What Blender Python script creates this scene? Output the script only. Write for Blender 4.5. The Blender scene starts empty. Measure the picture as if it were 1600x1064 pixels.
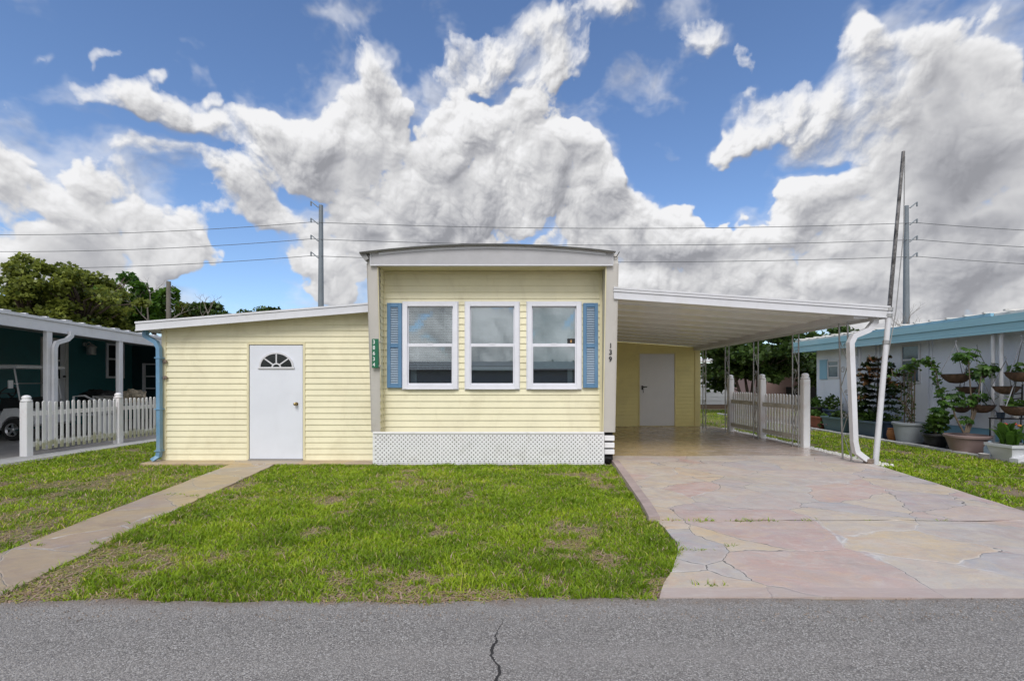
import bpy, math, random
import numpy as np
from mathutils import Vector, Matrix, noise as mnoise

random.seed(7)
rng = np.random.default_rng(11)
R = math.radians
SC = bpy.context.scene
COL = SC.collection

# ---------------------------------------------------------------- camera
F, CX, HY, EZ = 740.0, 800.0, 594.0, 1.5      # focal length (px), principal column, horizon row, eye height (m)
cam_d = bpy.data.cameras.new('camera')
cam = bpy.data.objects.new('camera', cam_d)
COL.objects.link(cam)
cam.location = (0, 0, EZ)
cam.rotation_euler = (R(90), 0, 0)
cam_d.sensor_width = 36.0
cam_d.lens = F / 1600 * 36
cam_d.shift_y = (HY - 532) / 1600
cam_d.clip_start, cam_d.clip_end = 0.05, 3000
SC.camera = cam

def at(px, py, y):
    """measured point of the photograph at a known distance -> metres"""
    return Vector(((px - CX) * y / F, y, EZ + (HY - py) * y / F))
def gx(px, y):
    return (px - CX) * y / F
def gz(py, y):
    return EZ + (HY - py) * y / F

SC.view_settings.view_transform = 'Standard'
SC.view_settings.look = 'None'
SC.view_settings.gamma = 1
SC.view_settings.exposure = 0.36
SC.cycles.max_bounces = 8
SC.cycles.transparent_max_bounces = 16
SC.cycles.use_denoising = True

# ---------------------------------------------------------------- node helpers
class NT:
    def __init__(self, tree):
        self.t = tree
    def n(self, typ, **kw):
        nd = self.t.nodes.new(typ)
        for k, v in kw.items():
            setattr(nd, k, v)
        return nd
    def put(self, sock, v):
        if isinstance(v, bpy.types.NodeSocket):
            self.t.links.new(v, sock)
        elif v is not None:
            sock.default_value = v
    def m(self, op, a, b=None, c=None, clamp=False):
        nd = self.n('ShaderNodeMath', operation=op, use_clamp=clamp)
        for i, v in enumerate((a, b, c)):
            if v is not None:
                self.put(nd.inputs[i], v)
        return nd.outputs[0]
    def vm(self, op, a, b=None, scale=None):
        nd = self.n('ShaderNodeVectorMath', operation=op)
        self.put(nd.inputs[0], a)
        if b is not None:
            self.put(nd.inputs[1], b)
        if scale is not None:
            self.put(nd.inputs['Scale'], scale)
        return nd.outputs['Value'] if op in ('DOT_PRODUCT', 'LENGTH', 'DISTANCE') else nd.outputs[0]
    def noise(self, vec, scale, detail=2.0, rough=0.5, dist=0.0, out='Fac', lac=2.0):
        nd = self.n('ShaderNodeTexNoise')
        if vec is not None:
            self.put(nd.inputs['Vector'], vec)
        self.put(nd.inputs['Scale'], scale)
        nd.inputs['Detail'].default_value = detail
        nd.inputs['Roughness'].default_value = rough
        nd.inputs['Distortion'].default_value = dist
        nd.inputs['Lacunarity'].default_value = lac
        return nd.outputs[out]
    def ss(self, v, lo, hi, a=0.0, b=1.0, mode='SMOOTHSTEP'):
        nd = self.n('ShaderNodeMapRange', interpolation_type=mode)
        nd.clamp = True
        self.put(nd.inputs['Value'], v)
        nd.inputs['From Min'].default_value = lo
        nd.inputs['From Max'].default_value = hi
        nd.inputs['To Min'].default_value = a
        nd.inputs['To Max'].default_value = b
        return nd.outputs[0]
    def mix(self, f, a, b, blend='MIX'):
        nd = self.n('ShaderNodeMix', data_type='RGBA', blend_type=blend)
        self.put(nd.inputs[0], f)
        for s, v in ((nd.inputs[6], a), (nd.inputs[7], b)):
            if isinstance(v, (tuple, list)) and len(v) == 3:
                v = (*v, 1)
            self.put(s, v)
        return nd.outputs[2]
    def ramp(self, f, stops, interp='LINEAR'):
        nd = self.n('ShaderNodeValToRGB')
        cr = nd.color_ramp
        cr.interpolation = interp
        while len(cr.elements) < len(stops):
            cr.elements.new(0.5)
        for e, (p, c) in zip(cr.elements, stops):
            e.position = p
            e.color = (*c, 1)
        self.put(nd.inputs[0], f)
        return nd.outputs[0]

# ---------------------------------------------------------------- sky and sun
SUN_EL, SUN_AZ = R(48), R(188)          # azimuth clockwise from +Y: behind the viewer and to the left
# ---------------------------------------------------------------- cloud field (procedural, computed on the sphere of directions)
_prm = np.random.default_rng(5)
_P = np.concatenate([_prm.permutation(256)] * 3).astype(np.int32)
_G = _prm.normal(size=(256, 3)).astype(np.float32)
_G /= np.linalg.norm(_G, axis=1, keepdims=True)
def perlin(x, y, z):
    xi, yi, zi = np.floor(x).astype(np.int32), np.floor(y).astype(np.int32), np.floor(z).astype(np.int32)
    fx, fy, fz = (x - xi).astype(np.float32), (y - yi).astype(np.float32), (z - zi).astype(np.float32)
    xi &= 255; yi &= 255; zi &= 255
    u, v, w = (f * f * f * (f * (f * 6 - 15) + 10) for f in (fx, fy, fz))
    def g(i, j, k):
        h = _P[_P[_P[xi + i] + yi + j] + zi + k]
        gr = _G[h]
        return gr[..., 0] * (fx - i) + gr[..., 1] * (fy - j) + gr[..., 2] * (fz - k)
    def L(a, b, t):
        return a + (b - a) * t
    return L(L(L(g(0, 0, 0), g(1, 0, 0), u), L(g(0, 1, 0), g(1, 1, 0), u), v),
             L(L(g(0, 0, 1), g(1, 0, 1), u), L(g(0, 1, 1), g(1, 1, 1), u), v), w)
def fbm(p, f, octs, gain=0.5, billow=False, lac=2.03):
    s, a, tot = 0.0, 1.0, 0.0
    for k in range(octs):
        n = perlin(p[0] * f + 7.3 * k, p[1] * f + 3.1 * k, p[2] * f + 11.7 * k)
        s = s + a * (np.abs(n) * 2.0 - 0.5 if billow else n)
        tot += a
        a *= gain
        f *= lac
    return s
def sstep(x, a, b):
    t = np.clip((x - a) / (b - a), 0, 1)
    return t * t * (3 - 2 * t)
def blur(a, r):
    for ax in (0, 1):
        for _ in range(2):
            c = np.cumsum(np.pad(a, [(r + 1, r) if i == ax else (0, 0) for i in (0, 1)], mode='edge'), axis=ax, dtype=np.float64)
            a = ((np.take(c, range(2 * r + 1, c.shape[ax]), axis=ax) - np.take(c, range(0, c.shape[ax] - 2 * r - 1), axis=ax)) / (2 * r + 1)).astype(np.float32)
    return a
def shift(a, dx, dy):
    """value of the field dx columns and dy rows further on"""
    h, w = a.shape
    iy = np.clip(np.arange(h) + dy, 0, h - 1)
    ix = np.clip(np.arange(w) + dx, 0, w - 1)
    return a[iy][:, ix]
def blobs(lst, U, V):
    acc = np.zeros_like(U)
    for px, py, rx, ry, rot, wt in lst:
        du, dv = U - (px - 800) / 740, V - (594 - py) / 740
        c, s = math.cos(R(rot)), -math.sin(R(rot))
        p, q = (du * c + dv * s) * 740 / rx, (-du * s + dv * c) * 740 / ry
        acc += wt * np.exp(-0.7 * (p * p + q * q) ** 1.5)
    return acc
def cloud_field(az, el, octs, px_per_rad):
    A, E = np.meshgrid(az, el)
    p = (np.sin(A).astype(np.float32), np.cos(A).astype(np.float32), (E * 1.1).astype(np.float32))
    w1 = [fbm(tuple(c + o for c in p), 3.0, 3) for o in (0.0, 17.0)]
    w2 = [fbm(tuple(c + o for c in p), 11.0, max(2, octs - 3), 0.55) for o in (31.0, 47.0)]
    cy = np.maximum(np.cos(A), 0.1)
    U = np.tan(np.clip(A, -1.4, 1.4)) + 0.10 * w1[0] + 0.05 * w2[0]
    V = np.tan(E) / cy + 0.10 * w1[1] + 0.05 * w2[1]
    front = sstep(np.cos(A), 0.05, 0.3)
    raw = blobs(CLOUDS, U, V) - 0.43
    lay = np.where(raw > 0, 0.50 * np.tanh(raw / 0.50), np.maximum(raw, -0.62)) * front + (1 - front) * 0.40  # cover behind the viewer thickened to throw more light forward
    wsp = np.clip(blobs(WISPS, U, V), 0, 1) * front
    dark = np.clip(blobs(GREYS, U, V), 0, 1.2) * front + 0.15 * (1 - front)
    q = (p[0] + 0.05 * w1[0] + 0.016 * w2[0], p[1], p[2] + 0.05 * w1[1] + 0.016 * w2[1])
    bil = fbm(q, 7.0, octs, 0.50, True)
    fine = fbm(q, 9.0, octs, 0.66)
    dens = lay * 1.25 + bil * (0.62 - 0.25 * wsp) + fine * (0.20 + 0.50 * wsp)
    alpha = sstep(dens, 0.0, 1.0) * 0 + np.clip(dens / (0.11 + 0.42 * wsp), 0, 1) ** 0.8
    veil = sstep(fbm((q[0] + 5, q[1], q[2] * 1.6), 4.0, 6, 0.62) + raw * 0.6, -0.22, 0.55) * 0.55
    alpha = 1 - (1 - alpha) * (1 - veil)
    dl = lay * 1.15 + bil * 0.70 + fine * (0.13 + 0.30 * wsp)          # smoother field that the light falls on
    T = np.clip(dl, 0, 1.6)
    occ = 0
    for k, wgt in ((0.006, 1.0), (0.014, 1.2), (0.03, 1.3), (0.06, 1.2), (0.10, 0.8)):
        st = k * px_per_rad
        occ = occ + wgt * shift(T, int(round(-0.35 * st)), int(round(st)))
    lit = np.exp(-0.50 * occ)
    rel = 0
    for k, wgt in ((0.0025, 1.5), (0.006, 1.2), (0.016, 1.1), (0.035, 0.8)):
        st = max(1, int(round(k * px_per_rad)))
        dlt = dl - shift(dl, -max(1, st // 2), st)
        rel = rel + wgt * np.tanh(dlt * 3.0) / 3.0
    r1 = max(1, int(0.05 * px_per_rad))
    hp = np.tanh((dl - blur(dl, r1)) * 2.2)
    big = fbm((p[0] + 3, p[1] + 8, p[2] * 1.5), 5.0, 4, 0.5)
    inside = sstep(T, 0.05, 0.45)
    lum = 0.60 + 0.32 * lit + (0.31 * rel + 0.14 * hp * inside) * (1 - 0.62 * np.clip(dark, 0, 1)) + 0.34 * big * inside
    lum = lum - 0.13 * dark * inside
    lum = np.clip(lum, 0.42, 1.10)
    lum = lum * (1 + 0.45 * (1 - front))                            # unseen clouds behind the viewer, brightened to light the carport
    return alpha.astype(np.float32), lum.astype(np.float32)

CLOUDS = [
    (100, 320, 215, 95, 22, 1.1), (240, 370, 100, 50, 15, 0.7), (50, 390, 200, 40, 0, 0.6), (230, 452, 120, 20, 8, 0.62),
    (20, 150, 45, 35, 20, 0.55),
    (260, 168, 170, 26, 14, 0.75), (470, 215, 170, 50, 14, 0.9), (300, 245, 95, 26, 12, 0.95), (380, 305, 80, 30, 18, 0.95), (75, 75, 24, 8, 10, 0.75), (165, 92, 18, 12, 10, 0.75), (298, 106, 34, 12, 20, 0.8), (275, 58, 34, 10, 25, 0.75), (320, 130, 16, 8, 0, 0.7), (232, 116, 14, 8, 0, 0.7),
    (565, 160, 80, 50, 0, 0.9), (590, 280, 140, 90, 0, 0.85), (560, 385, 130, 62, 0, 0.95),
    (550, 60, 80, 30, 35, 0.8), (590, 100, 20, 36, 0, 0.45),
    (720, 180, 100, 80, 0, 0.85), (830, 230, 100, 120, -20, 0.9), (775, 65, 75, 40, -20, 0.7), (885, 80, 50, 60, 25, 0.72),
    (955, 25, 50, 38, 0, 0.8), (720, 330, 170, 90, 0, 0.85), (900, 310, 130, 70, 15, 0.9),
    (1010, 350, 130, 50, 20, 0.9), (1130, 385, 160, 42, 8, 0.95), (1040, 440, 200, 60, 0, 0.9), (1240, 430, 180, 70, 0, 0.9),
    (1095, 30, 40, 46, 20, 0.85), (1165, 75, 18, 22, 0, 0.5), (1195, 160, 85, 44, -42, 1.1), (1145, 210, 30, 28, -30, 0.8),
    (1300, 180, 110, 46, 22, 1.05), (1360, 45, 40, 34, 0, 0.8), (1430, 115, 90, 64, 20, 1.0), (1040, 226, 32, 12, 5, 0.75), (1150, 250, 18, 11, 10, 0.65),
    (1285, 305, 65, 38, -10, 0.85), (1400, 320, 110, 80, -10, 0.95), (1550, 190, 110, 170, 0, 1.1), (1500, 330, 150, 160, 0, 1.0), (1450, 470, 280, 70, 0, 1.0), (1100, 460, 200, 60, 0, 0.8), (560, 420, 120, 36, 0, 0.6), (330, 165, 120, 30, 10, 0.35),
    (350, 430, 90, 36, 0, -0.7), (440, 435, 50, 36, 0, -0.5), (1110, 140, 40, 60, 0, -0.3), (840, 365, 50, 20, 0, -0.7), (650, 140, 22, 80, -12, -0.9), (690, 60, 40, 50, 0, -0.5),
    (380, 40, 220, 50, 0, -0.4), (120, 190, 110, 26, 10, -0.3), (300, 265, 40, 22, 20, -0.5), (1080, 270, 130, 55, 15, -0.5), (1280, 60, 40, 50, 0, -0.4), (1290, 258, 90, 18, 10, -0.45), (760, 150, 30, 16, -20, -0.35), (700, 300, 40, 12, 10, -0.5), (860, 250, 26, 14, 0, -0.35), (930, 130, 16, 60, 10, -0.5), (800, 140, 60, 12, 10, -0.45), (470, 290, 50, 12, 15, -0.4), (300, 225, 60, 12, 12, -0.4), (620, 330, 24, 10, 0, -0.4),
]
WISPS = [(1300, 140, 200, 110, 0, 0.9), (840, 60, 220, 70, 0, 0.8), (570, 70, 80, 50, 0, 0.9), (270, 170, 190, 50, 10, 0.5), (1100, 60, 120, 80, 0, 0.9), (330, 250, 100, 40, 0, 0.4), (1000, 300, 80, 60, 0, 0.4), (200, 95, 200, 60, 0, 0.8), (350, 280, 120, 60, 15, 0.5)]
GREYS = [(1540, 240, 110, 130, 0, 0.9), (1450, 330, 130, 80, 0, 0.5), (470, 330, 110, 70, 0, 0.6), (160, 395, 200, 30, 5, 0.75), (620, 255, 90, 40, 0, 0.5),
         (560, 440, 130, 26, 0, 0.8), (1500, 470, 200, 40, 0, 0.5), (900, 290, 120, 50, 0, 0.25), (640, 30, 110, 60, 0, 0.3), (1250, 400, 200, 26, 0, 0.3)]

def build_world():
    w = bpy.data.worlds.new('World')
    SC.world = w
    w.use_nodes = True
    t = NT(w.node_tree)
    t.t.nodes.clear()
    out = t.n('ShaderNodeOutputWorld')
    bg = t.n('ShaderNodeBackground')
    sky = t.n('ShaderNodeTexSky', sky_type='NISHITA')
    sky.sun_disc = False
    sky.sun_elevation = SUN_EL
    sky.sun_rotation = SUN_AZ
    sky.altitude = 0
    sky.air_density = 1.0
    sky.dust_density = 0.2
    sky.ozone_density = 1.2
    # the cloud field is computed here from noise, one value per direction: red = cover, green = brightness
    W, H = 4096, 2048
    pix = np.zeros((H, W, 4), np.float32)
    pix[..., 3] = 1
    ppr = W / (2 * math.pi)
    def lay_in(a0, a1, e0, e1, step, octs):
        az = np.arange(a0, a1, R(360 / W * step))
        el = np.arange(e0, e1, R(180 / H * step))
        al, lu = cloud_field(az, el, octs, ppr / step)
        al = np.repeat(np.repeat(al, step, 0), step, 1)
        lu = np.repeat(np.repeat(lu, step, 0), step, 1)
        c0 = int(round((a0 / (2 * math.pi) + 0.25) * W))
        r0 = int(round((e0 / math.pi + 0.5) * H))
        cols = (np.arange(al.shape[1]) + c0) % W
        rows = np.clip(np.arange(al.shape[0]) + r0, 0, H - 1)
        pix[rows[:, None], cols[None, :], 0] = al
        pix[rows[:, None], cols[None, :], 1] = lu
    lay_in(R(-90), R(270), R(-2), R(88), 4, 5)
    lay_in(R(-58), R(58), R(-2), R(45), 1, 7)
    img = bpy.data.images.new('cloud_field', W, H, float_buffer=True)
    img.colorspace_settings.name = 'Non-Color'
    img.pixels.foreach_set(pix.ravel())
    img.update()
    env = t.n('ShaderNodeTexEnvironment')
    env.image = img
    tc = t.n('ShaderNodeTexCoord')
    t.put(env.inputs[0], tc.outputs['Generated'])
    sep = t.n('ShaderNodeSeparateColor')
    t.put(sep.inputs[0], env.outputs[0])
    al, lu = sep.outputs[0], sep.outputs[1]
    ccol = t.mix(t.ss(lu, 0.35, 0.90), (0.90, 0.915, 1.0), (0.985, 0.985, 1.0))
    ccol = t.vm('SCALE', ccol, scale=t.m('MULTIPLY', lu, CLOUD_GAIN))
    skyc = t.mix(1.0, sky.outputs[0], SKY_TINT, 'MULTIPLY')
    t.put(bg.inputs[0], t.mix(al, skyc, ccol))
    bg.inputs[1].default_value = 0.1
    t.t.links.new(bg.outputs[0], out.inputs[0])

CLOUD_GAIN = 6.5
SKY_TINT = (0.95, 1.08, 1.28, 1.0)
build_world()

sun_d = bpy.data.lights.new('sun', 'SUN')
sun = bpy.data.objects.new('sun', sun_d)
COL.objects.link(sun)
sun_d.energy = 1.8
sun_d.angle = R(25)
sun_d.color = (1.0, 0.965, 0.93)
sd = Vector((math.sin(SUN_AZ) * math.cos(SUN_EL), math.cos(SUN_AZ) * math.cos(SUN_EL), math.sin(SUN_EL)))
sun.rotation_euler = sd.to_track_quat('Z', 'Y').to_euler()

# ---------------------------------------------------------------- materials
MATS = {}
def mat(name, base, rough=0.6, var=0.08, vscale=6.0, bump=0.0, bscale=40.0, metal=0.0, dirt=None, dscale=1.5, damt=0.35, spec=0.5,
        trans=0.0, stretch=(1, 1, 1), fine=0.0, fscale=90.0):
    """painted / plastic / wooden surface: base colour broken up by noise, patches of dirt, fine grain and a bump"""
    if name in MATS:
        return MATS[name]
    m = bpy.data.materials.new(name)
    m.use_nodes = True
    t = NT(m.node_tree)
    b = t.t.nodes['Principled BSDF']
    tc = t.n('ShaderNodeTexCoord').outputs['Object']
    if stretch != (1, 1, 1):
        tc = t.vm('MULTIPLY', tc, stretch)
    n = t.noise(tc, vscale, 5, 0.6)
    lo = tuple(c * (1 - var) for c in base)
    hi = tuple(min(1, c * (1 + var)) for c in base)
    c = t.mix(t.ss(n, 0.3, 0.7), lo, hi)
    if dirt:
        d = t.ss(t.noise(tc, dscale, 8, 0.68, 0.6), 0.47, 0.72, 0, damt)
        c = t.mix(d, c, dirt)
    if fine:
        f = t.noise(tc, fscale, 3, 0.7)
        c = t.mix(t.ss(f, 0.2, 0.8, 0, fine), c, tuple(v * 0.45 for v in base))
    t.put(b.inputs['Base Color'], c)
    t.put(b.inputs['Roughness'], t.ss(n, 0.2, 0.8, max(0.03, rough - 0.08), min(1, rough + 0.08)))
    b.inputs['Metallic'].default_value = metal
    b.inputs['Specular IOR Level'].default_value = spec
    if bump:
        bn = t.n('ShaderNodeBump')
        bn.inputs['Strength'].default_value = bump
        bn.inputs['Distance'].default_value = 0.01
        t.put(bn.inputs['Height'], t.noise(tc, bscale, 5, 0.65))
        t.put(b.inputs['Normal'], bn.outputs[0])
    MATS[name] = m
    return m

def leaf_mat(name, dark, light, trans=0.35, rough=0.45):
    """leaves: colour differs from leaf to leaf (attribute 'tint', 0..1) and lets some light through"""
    if name in MATS:
        return MATS[name]
    m = bpy.data.materials.new(name)
    m.use_nodes = True
    t = NT(m.node_tree)
    b = t.t.nodes['Principled BSDF']
    o = t.t.nodes['Material Output']
    at_ = t.n('ShaderNodeAttribute', attribute_name='tint')
    c = t.mix(at_.outputs['Fac'], dark, light)
    t.put(b.inputs['Base Color'], c)
    b.inputs['Roughness'].default_value = rough
    b.inputs['Specular IOR Level'].default_value = 0.3
    tr = t.n('ShaderNodeBsdfTranslucent')
    t.put(tr.inputs[0], t.mix(0.5, c, tuple(min(1, v * 1.5) for v in light)))
    mx = t.n('ShaderNodeMixShader')
    mx.inputs[0].default_value = trans
    t.t.links.new(b.outputs[0], mx.inputs[1])
    t.t.links.new(tr.outputs[0], mx.inputs[2])
    t.t.links.new(mx.outputs[0], o.inputs[0])
    MATS[name] = m
    return m

def glass_mat(name, tint=(0.8, 0.9, 0.92), refl=0.16):
    if name in MATS:
        return MATS[name]
    m = bpy.data.materials.new(name)
    m.use_nodes = True
    t = NT(m.node_tree)
    o = t.t.nodes['Material Output']
    t.t.nodes.remove(t.t.nodes['Principled BSDF'])
    tr = t.n('ShaderNodeBsdfTransparent')
    tr.inputs[0].default_value = (*tint, 1)
    gl = t.n('ShaderNodeBsdfGlossy')
    gl.inputs['Roughness'].default_value = 0.02
    gl.inputs[0].default_value = (0.95, 0.98, 1, 1)
    bn = t.n('ShaderNodeBump')
    bn.inputs['Strength'].default_value = 0.02
    t.put(bn.inputs['Height'], t.noise(t.n('ShaderNodeTexCoord').outputs['Object'], 1.5, 2, 0.5))
    t.put(gl.inputs['Normal'], bn.outputs[0])
    fr = t.n('ShaderNodeFresnel')
    fr.inputs[0].default_value = 1.5
    mx = t.n('ShaderNodeMixShader')
    t.put(mx.inputs[0], t.m('ADD', fr.outputs[0], refl, clamp=True))
    t.t.links.new(tr.outputs[0], mx.inputs[1])
    t.t.links.new(gl.outputs[0], mx.inputs[2])
    t.t.links.new(mx.outputs[0], o.inputs[0])
    MATS[name] = m
    return m

# ---------------------------------------------------------------- object helpers
WL = {}                                     # world location of every parent, to turn world points into local ones
def thing(name, label, cat, loc=(0, 0, 0), group=None):
    o = bpy.data.objects.new(name, None)
    COL.objects.link(o)
    o.empty_display_size = 0.2
    o.location = loc
    WL[o] = Vector(loc)
    tag(o, label, cat, group)
    return o
def tag(o, label=None, cat=None, group=None, kind=None):
    for k, v in (('label', label), ('category', cat), ('group', group), ('kind', kind)):
        if v:
            o[k] = v
    return o
def copy_tree(o, parent=None):
    c = o.copy()
    COL.objects.link(c)
    c.parent = parent
    WL[c] = WL.get(o, Vector())
    for ch in list(o.children):
        copy_tree(ch, c)
    return c

class MB:
    """collects shapes given in world metres; build() links them as ONE mesh object"""
    def __init__(self):
        self.v, self.f = [], []
    def add(self, vs, fs):
        n = len(self.v)
        self.v += [tuple(p) for p in vs]
        self.f += [tuple(i + n for i in f) for f in fs]
        return self
    def box(self, x0, x1, y0, y1, z0, z1):
        return self.hexa([(x0, y0, z0), (x1, y0, z0), (x1, y1, z0), (x0, y1, z0), (x0, y0, z1), (x1, y0, z1), (x1, y1, z1), (x0, y1, z1)])
    def hexa(self, p):
        return self.add(p, [(0, 3, 2, 1), (4, 5, 6, 7), (0, 1, 5, 4), (1, 2, 6, 5), (2, 3, 7, 6), (3, 0, 4, 7)])
    def bbox(self, x0, x1, y0, y1, z0, z1, b=0.008):
        """box with chamfered edges all round"""
        b = min(b, (x1 - x0) / 2.2, (y1 - y0) / 2.2, (z1 - z0) / 2.2)
        xs, ys, zs = (x0, x1), (y0, y1), (z0, z1)
        vs, idx = [], {}
        for i in (0, 1):
            for j in (0, 1):
                for k in (0, 1):
                    for ax in range(3):
                        q = [xs[i], ys[j], zs[k]]
                        sg = [1 if e == 0 else -1 for e in (i, j, k)]
                        for a in range(3):
                            if a != ax:
                                q[a] += sg[a] * b
                        idx[i, j, k, ax] = len(vs)
                        vs.append(tuple(q))
        fs = []
        for ax in range(3):
            a1, a2 = [a for a in range(3) if a != ax]
            for s in (0, 1):
                ring = []
                for (p, q) in ((0, 0), (1, 0), (1, 1), (0, 1)):
                    c = [0, 0, 0]; c[ax] = s; c[a1] = p; c[a2] = q
                    ring.append(idx[(*c, ax)])
                fs.append(ring if (s == 1) == (ax != 1) else ring[::-1])
        for ax in range(3):
            a1, a2 = [a for a in range(3) if a != ax]
            for p in (0, 1):
                for q in (0, 1):
                    c0 = [0, 0, 0]; c1 = [0, 0, 0]
                    c0[ax], c1[ax] = 0, 1
                    c0[a1] = c1[a1] = p; c0[a2] = c1[a2] = q
                    fs.append([idx[(*c0, a1)], idx[(*c1, a1)], idx[(*c1, a2)], idx[(*c0, a2)]])
        for i in (0, 1):
            for j in (0, 1):
                for k in (0, 1):
                    fs.append([idx[i, j, k, 0], idx[i, j, k, 1], idx[i, j, k, 2]])
        return self.add(vs, fs)
    def prism(self, pts, axis, a, b):
        """polygon of 2-D points pushed from a to b along an axis (pts are the other two coordinates in order)"""
        def P3(p, s):
            return {'x': (s, p[0], p[1]), 'y': (p[0], s, p[1]), 'z': (p[0], p[1], s)}[axis]
        n = len(pts)
        vs = [P3(p, a) for p in pts] + [P3(p, b) for p in pts]
        fs = [tuple(range(n))[::-1], tuple(range(n, 2 * n))] + [(i, (i + 1) % n, n + (i + 1) % n, n + i) for i in range(n)]
        return self.add(vs, fs)
    def tube(self, path, r, n=8, caps=True):
        path = [Vector(p) for p in path]
        rs = r if isinstance(r, (list, tuple)) else [r] * len(path)
        vs, fs = [], []
        up = None
        for i, p in enumerate(path):
            d = (path[min(i + 1, len(path) - 1)] - path[max(i - 1, 0)]).normalized()
            if up is None:
                up = Vector((0, 0, 1)) if abs(d.z) < 0.9 else Vector((1, 0, 0))
            s = d.cross(up)
            if s.length < 1e-5:
                s = d.cross(Vector((0, 1, 0.1)))
            s.normalize()
            up = s.cross(d).normalized()
            for k in range(n):
                a = 2 * math.pi * k / n
                vs.append(p + (s * math.cos(a) + up * math.sin(a)) * rs[i])
        for i in range(len(path) - 1):
            for k in range(n):
                fs.append((i * n + k, i * n + (k + 1) % n, (i + 1) * n + (k + 1) % n, (i + 1) * n + k))
        if caps:
            fs.append(tuple(range(n))[::-1])
            fs.append(tuple(range((len(path) - 1) * n, len(path) * n)))
        return self.add(vs, fs)
    def rtube(self, path, w, h, side):
        """rectangular duct along a path; 'side' is the direction of its width"""
        path = [Vector(p) for p in path]
        side = Vector(side).normalized()
        vs, fs = [], []
        for i, p in enumerate(path):
            d0 = (path[i] - path[i - 1]).normalized() if i else None
            d1 = (path[i + 1] - path[i]).normalized() if i < len(path) - 1 else None
            d = ((d0 or d1) + (d1 or d0)).normalized()
            nrm = side.cross(d).normalized()
            k = 1 / max(0.5, (d0 or d1).dot(d))
            for a, b in ((-1, -1), (1, -1), (1, 1), (-1, 1)):
                vs.append(p + side * (a * w / 2) + nrm * (b * h / 2 * k))
        for i in range(len(path) - 1):
            for k in range(4):
                fs.append((i * 4 + k, i * 4 + (k + 1) % 4, i * 4 + 4 + (k + 1) % 4, i * 4 + 4 + k))
        e = (len(path) - 1) * 4
        fs += [(3, 2, 1, 0), (e, e + 1, e + 2, e + 3)]
        return self.add(vs, fs)
    def lathe(self, prof, c, n=20, sx=1.0, sy=1.0):
        vs, fs = [], []
        for (r, z) in prof:
            for k in range(n):
                a = 2 * math.pi * k / n
                vs.append((c[0] + r * sx * math.cos(a), c[1] + r * sy * math.sin(a), c[2] + z))
        for i in range(len(prof) - 1):
            for k in range(n):
                fs.append((i * n + k, i * n + (k + 1) % n, (i + 1) * n + (k + 1) % n, (i + 1) * n + k))
        fs.append(tuple(range(n))[::-1])
        fs.append(tuple(range((len(prof) - 1) * n, len(prof) * n)))
        return self.add(vs, fs)
    def build(self, name, m, parent=None, label=None, smooth=False, tint=None):
        me = bpy.data.meshes.new(name)
        off = WL.get(parent, Vector()) if parent else Vector()
        me.from_pydata([(p[0] - off.x, p[1] - off.y, p[2] - off.z) for p in self.v], [], self.f)
        me.materials.append(m)
        if smooth:
            me.polygons.foreach_set('use_smooth', [True] * len(me.polygons))
            try:
                me.set_sharp_from_angle(angle=R(40))
            except Exception:
                pass
        if tint is not None:
            a = me.attributes.new('tint', 'FLOAT', 'POINT')
            a.data.foreach_set('value', np.asarray(tint, np.float32))
        me.update()
        o = bpy.data.objects.new(name, me)
        COL.objects.link(o)
        if parent:
            o.parent = parent
        WL[o] = off.copy()
        if label:
            o['label'] = label
        return o

def np_mesh(name, verts, quads, m, parent=None, tint=None, tris=None):
    """fast mesh from arrays"""
    me = bpy.data.meshes.new(name)
    off = WL.get(parent, Vector()) if parent else Vector()
    verts = np.asarray(verts, np.float32) - np.array(off[:], np.float32)
    nq = 0 if quads is None else len(quads)
    nt = 0 if tris is None else len(tris)
    me.vertices.add(len(verts))
    me.vertices.foreach_set('co', verts.ravel())
    loops = np.concatenate(([quads.ravel()] if nq else []) + ([tris.ravel()] if nt else [])).astype(np.int32)
    me.loops.add(len(loops))
    me.loops.foreach_set('vertex_index', loops)
    me.polygons.add(nq + nt)
    starts = np.concatenate([np.arange(nq) * 4, nq * 4 + np.arange(nt) * 3]).astype(np.int32)
    me.polygons.foreach_set('loop_start', starts)
    if tint is not None:
        a = me.attributes.new('tint', 'FLOAT', 'POINT')
        a.data.foreach_set('value', np.asarray(tint, np.float32))
    me.materials.append(m)
    me.update(calc_edges=True)
    me.validate()
    o = bpy.data.objects.new(name, me)
    COL.objects.link(o)
    if parent:
        o.parent = parent
    WL[o] = off.copy()
    return o

def text_mesh(name, body, size, loc, m, parent, depth=0.004, face='front', align='CENTER', sx=1.0):
    cu = bpy.data.curves.new(name, 'FONT')
    cu.body = body
    cu.size = size
    cu.extrude = depth
    cu.offset = size * 0.02
    cu.align_x = align
    cu.align_y = 'CENTER'
    tmp = bpy.data.objects.new(name + '_curve', cu)
    COL.objects.link(tmp)
    bpy.context.view_layer.update()
    me = bpy.data.meshes.new_from_object(tmp.evaluated_get(bpy.context.evaluated_depsgraph_get()))
    bpy.data.objects.remove(tmp)
    rot = Matrix.Rotation(R(90), 4, 'X') @ Matrix.Diagonal((sx, 1, 1, 1))
    off = WL.get(parent, Vector())
    me.transform(Matrix.Translation(Vector(loc) - off) @ rot)
    me.materials.clear()
    me.materials.append(m)
    o = bpy.data.objects.new(name, me)
    COL.objects.link(o)
    o.parent = parent
    WL[o] = off.copy()
    return o

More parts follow.
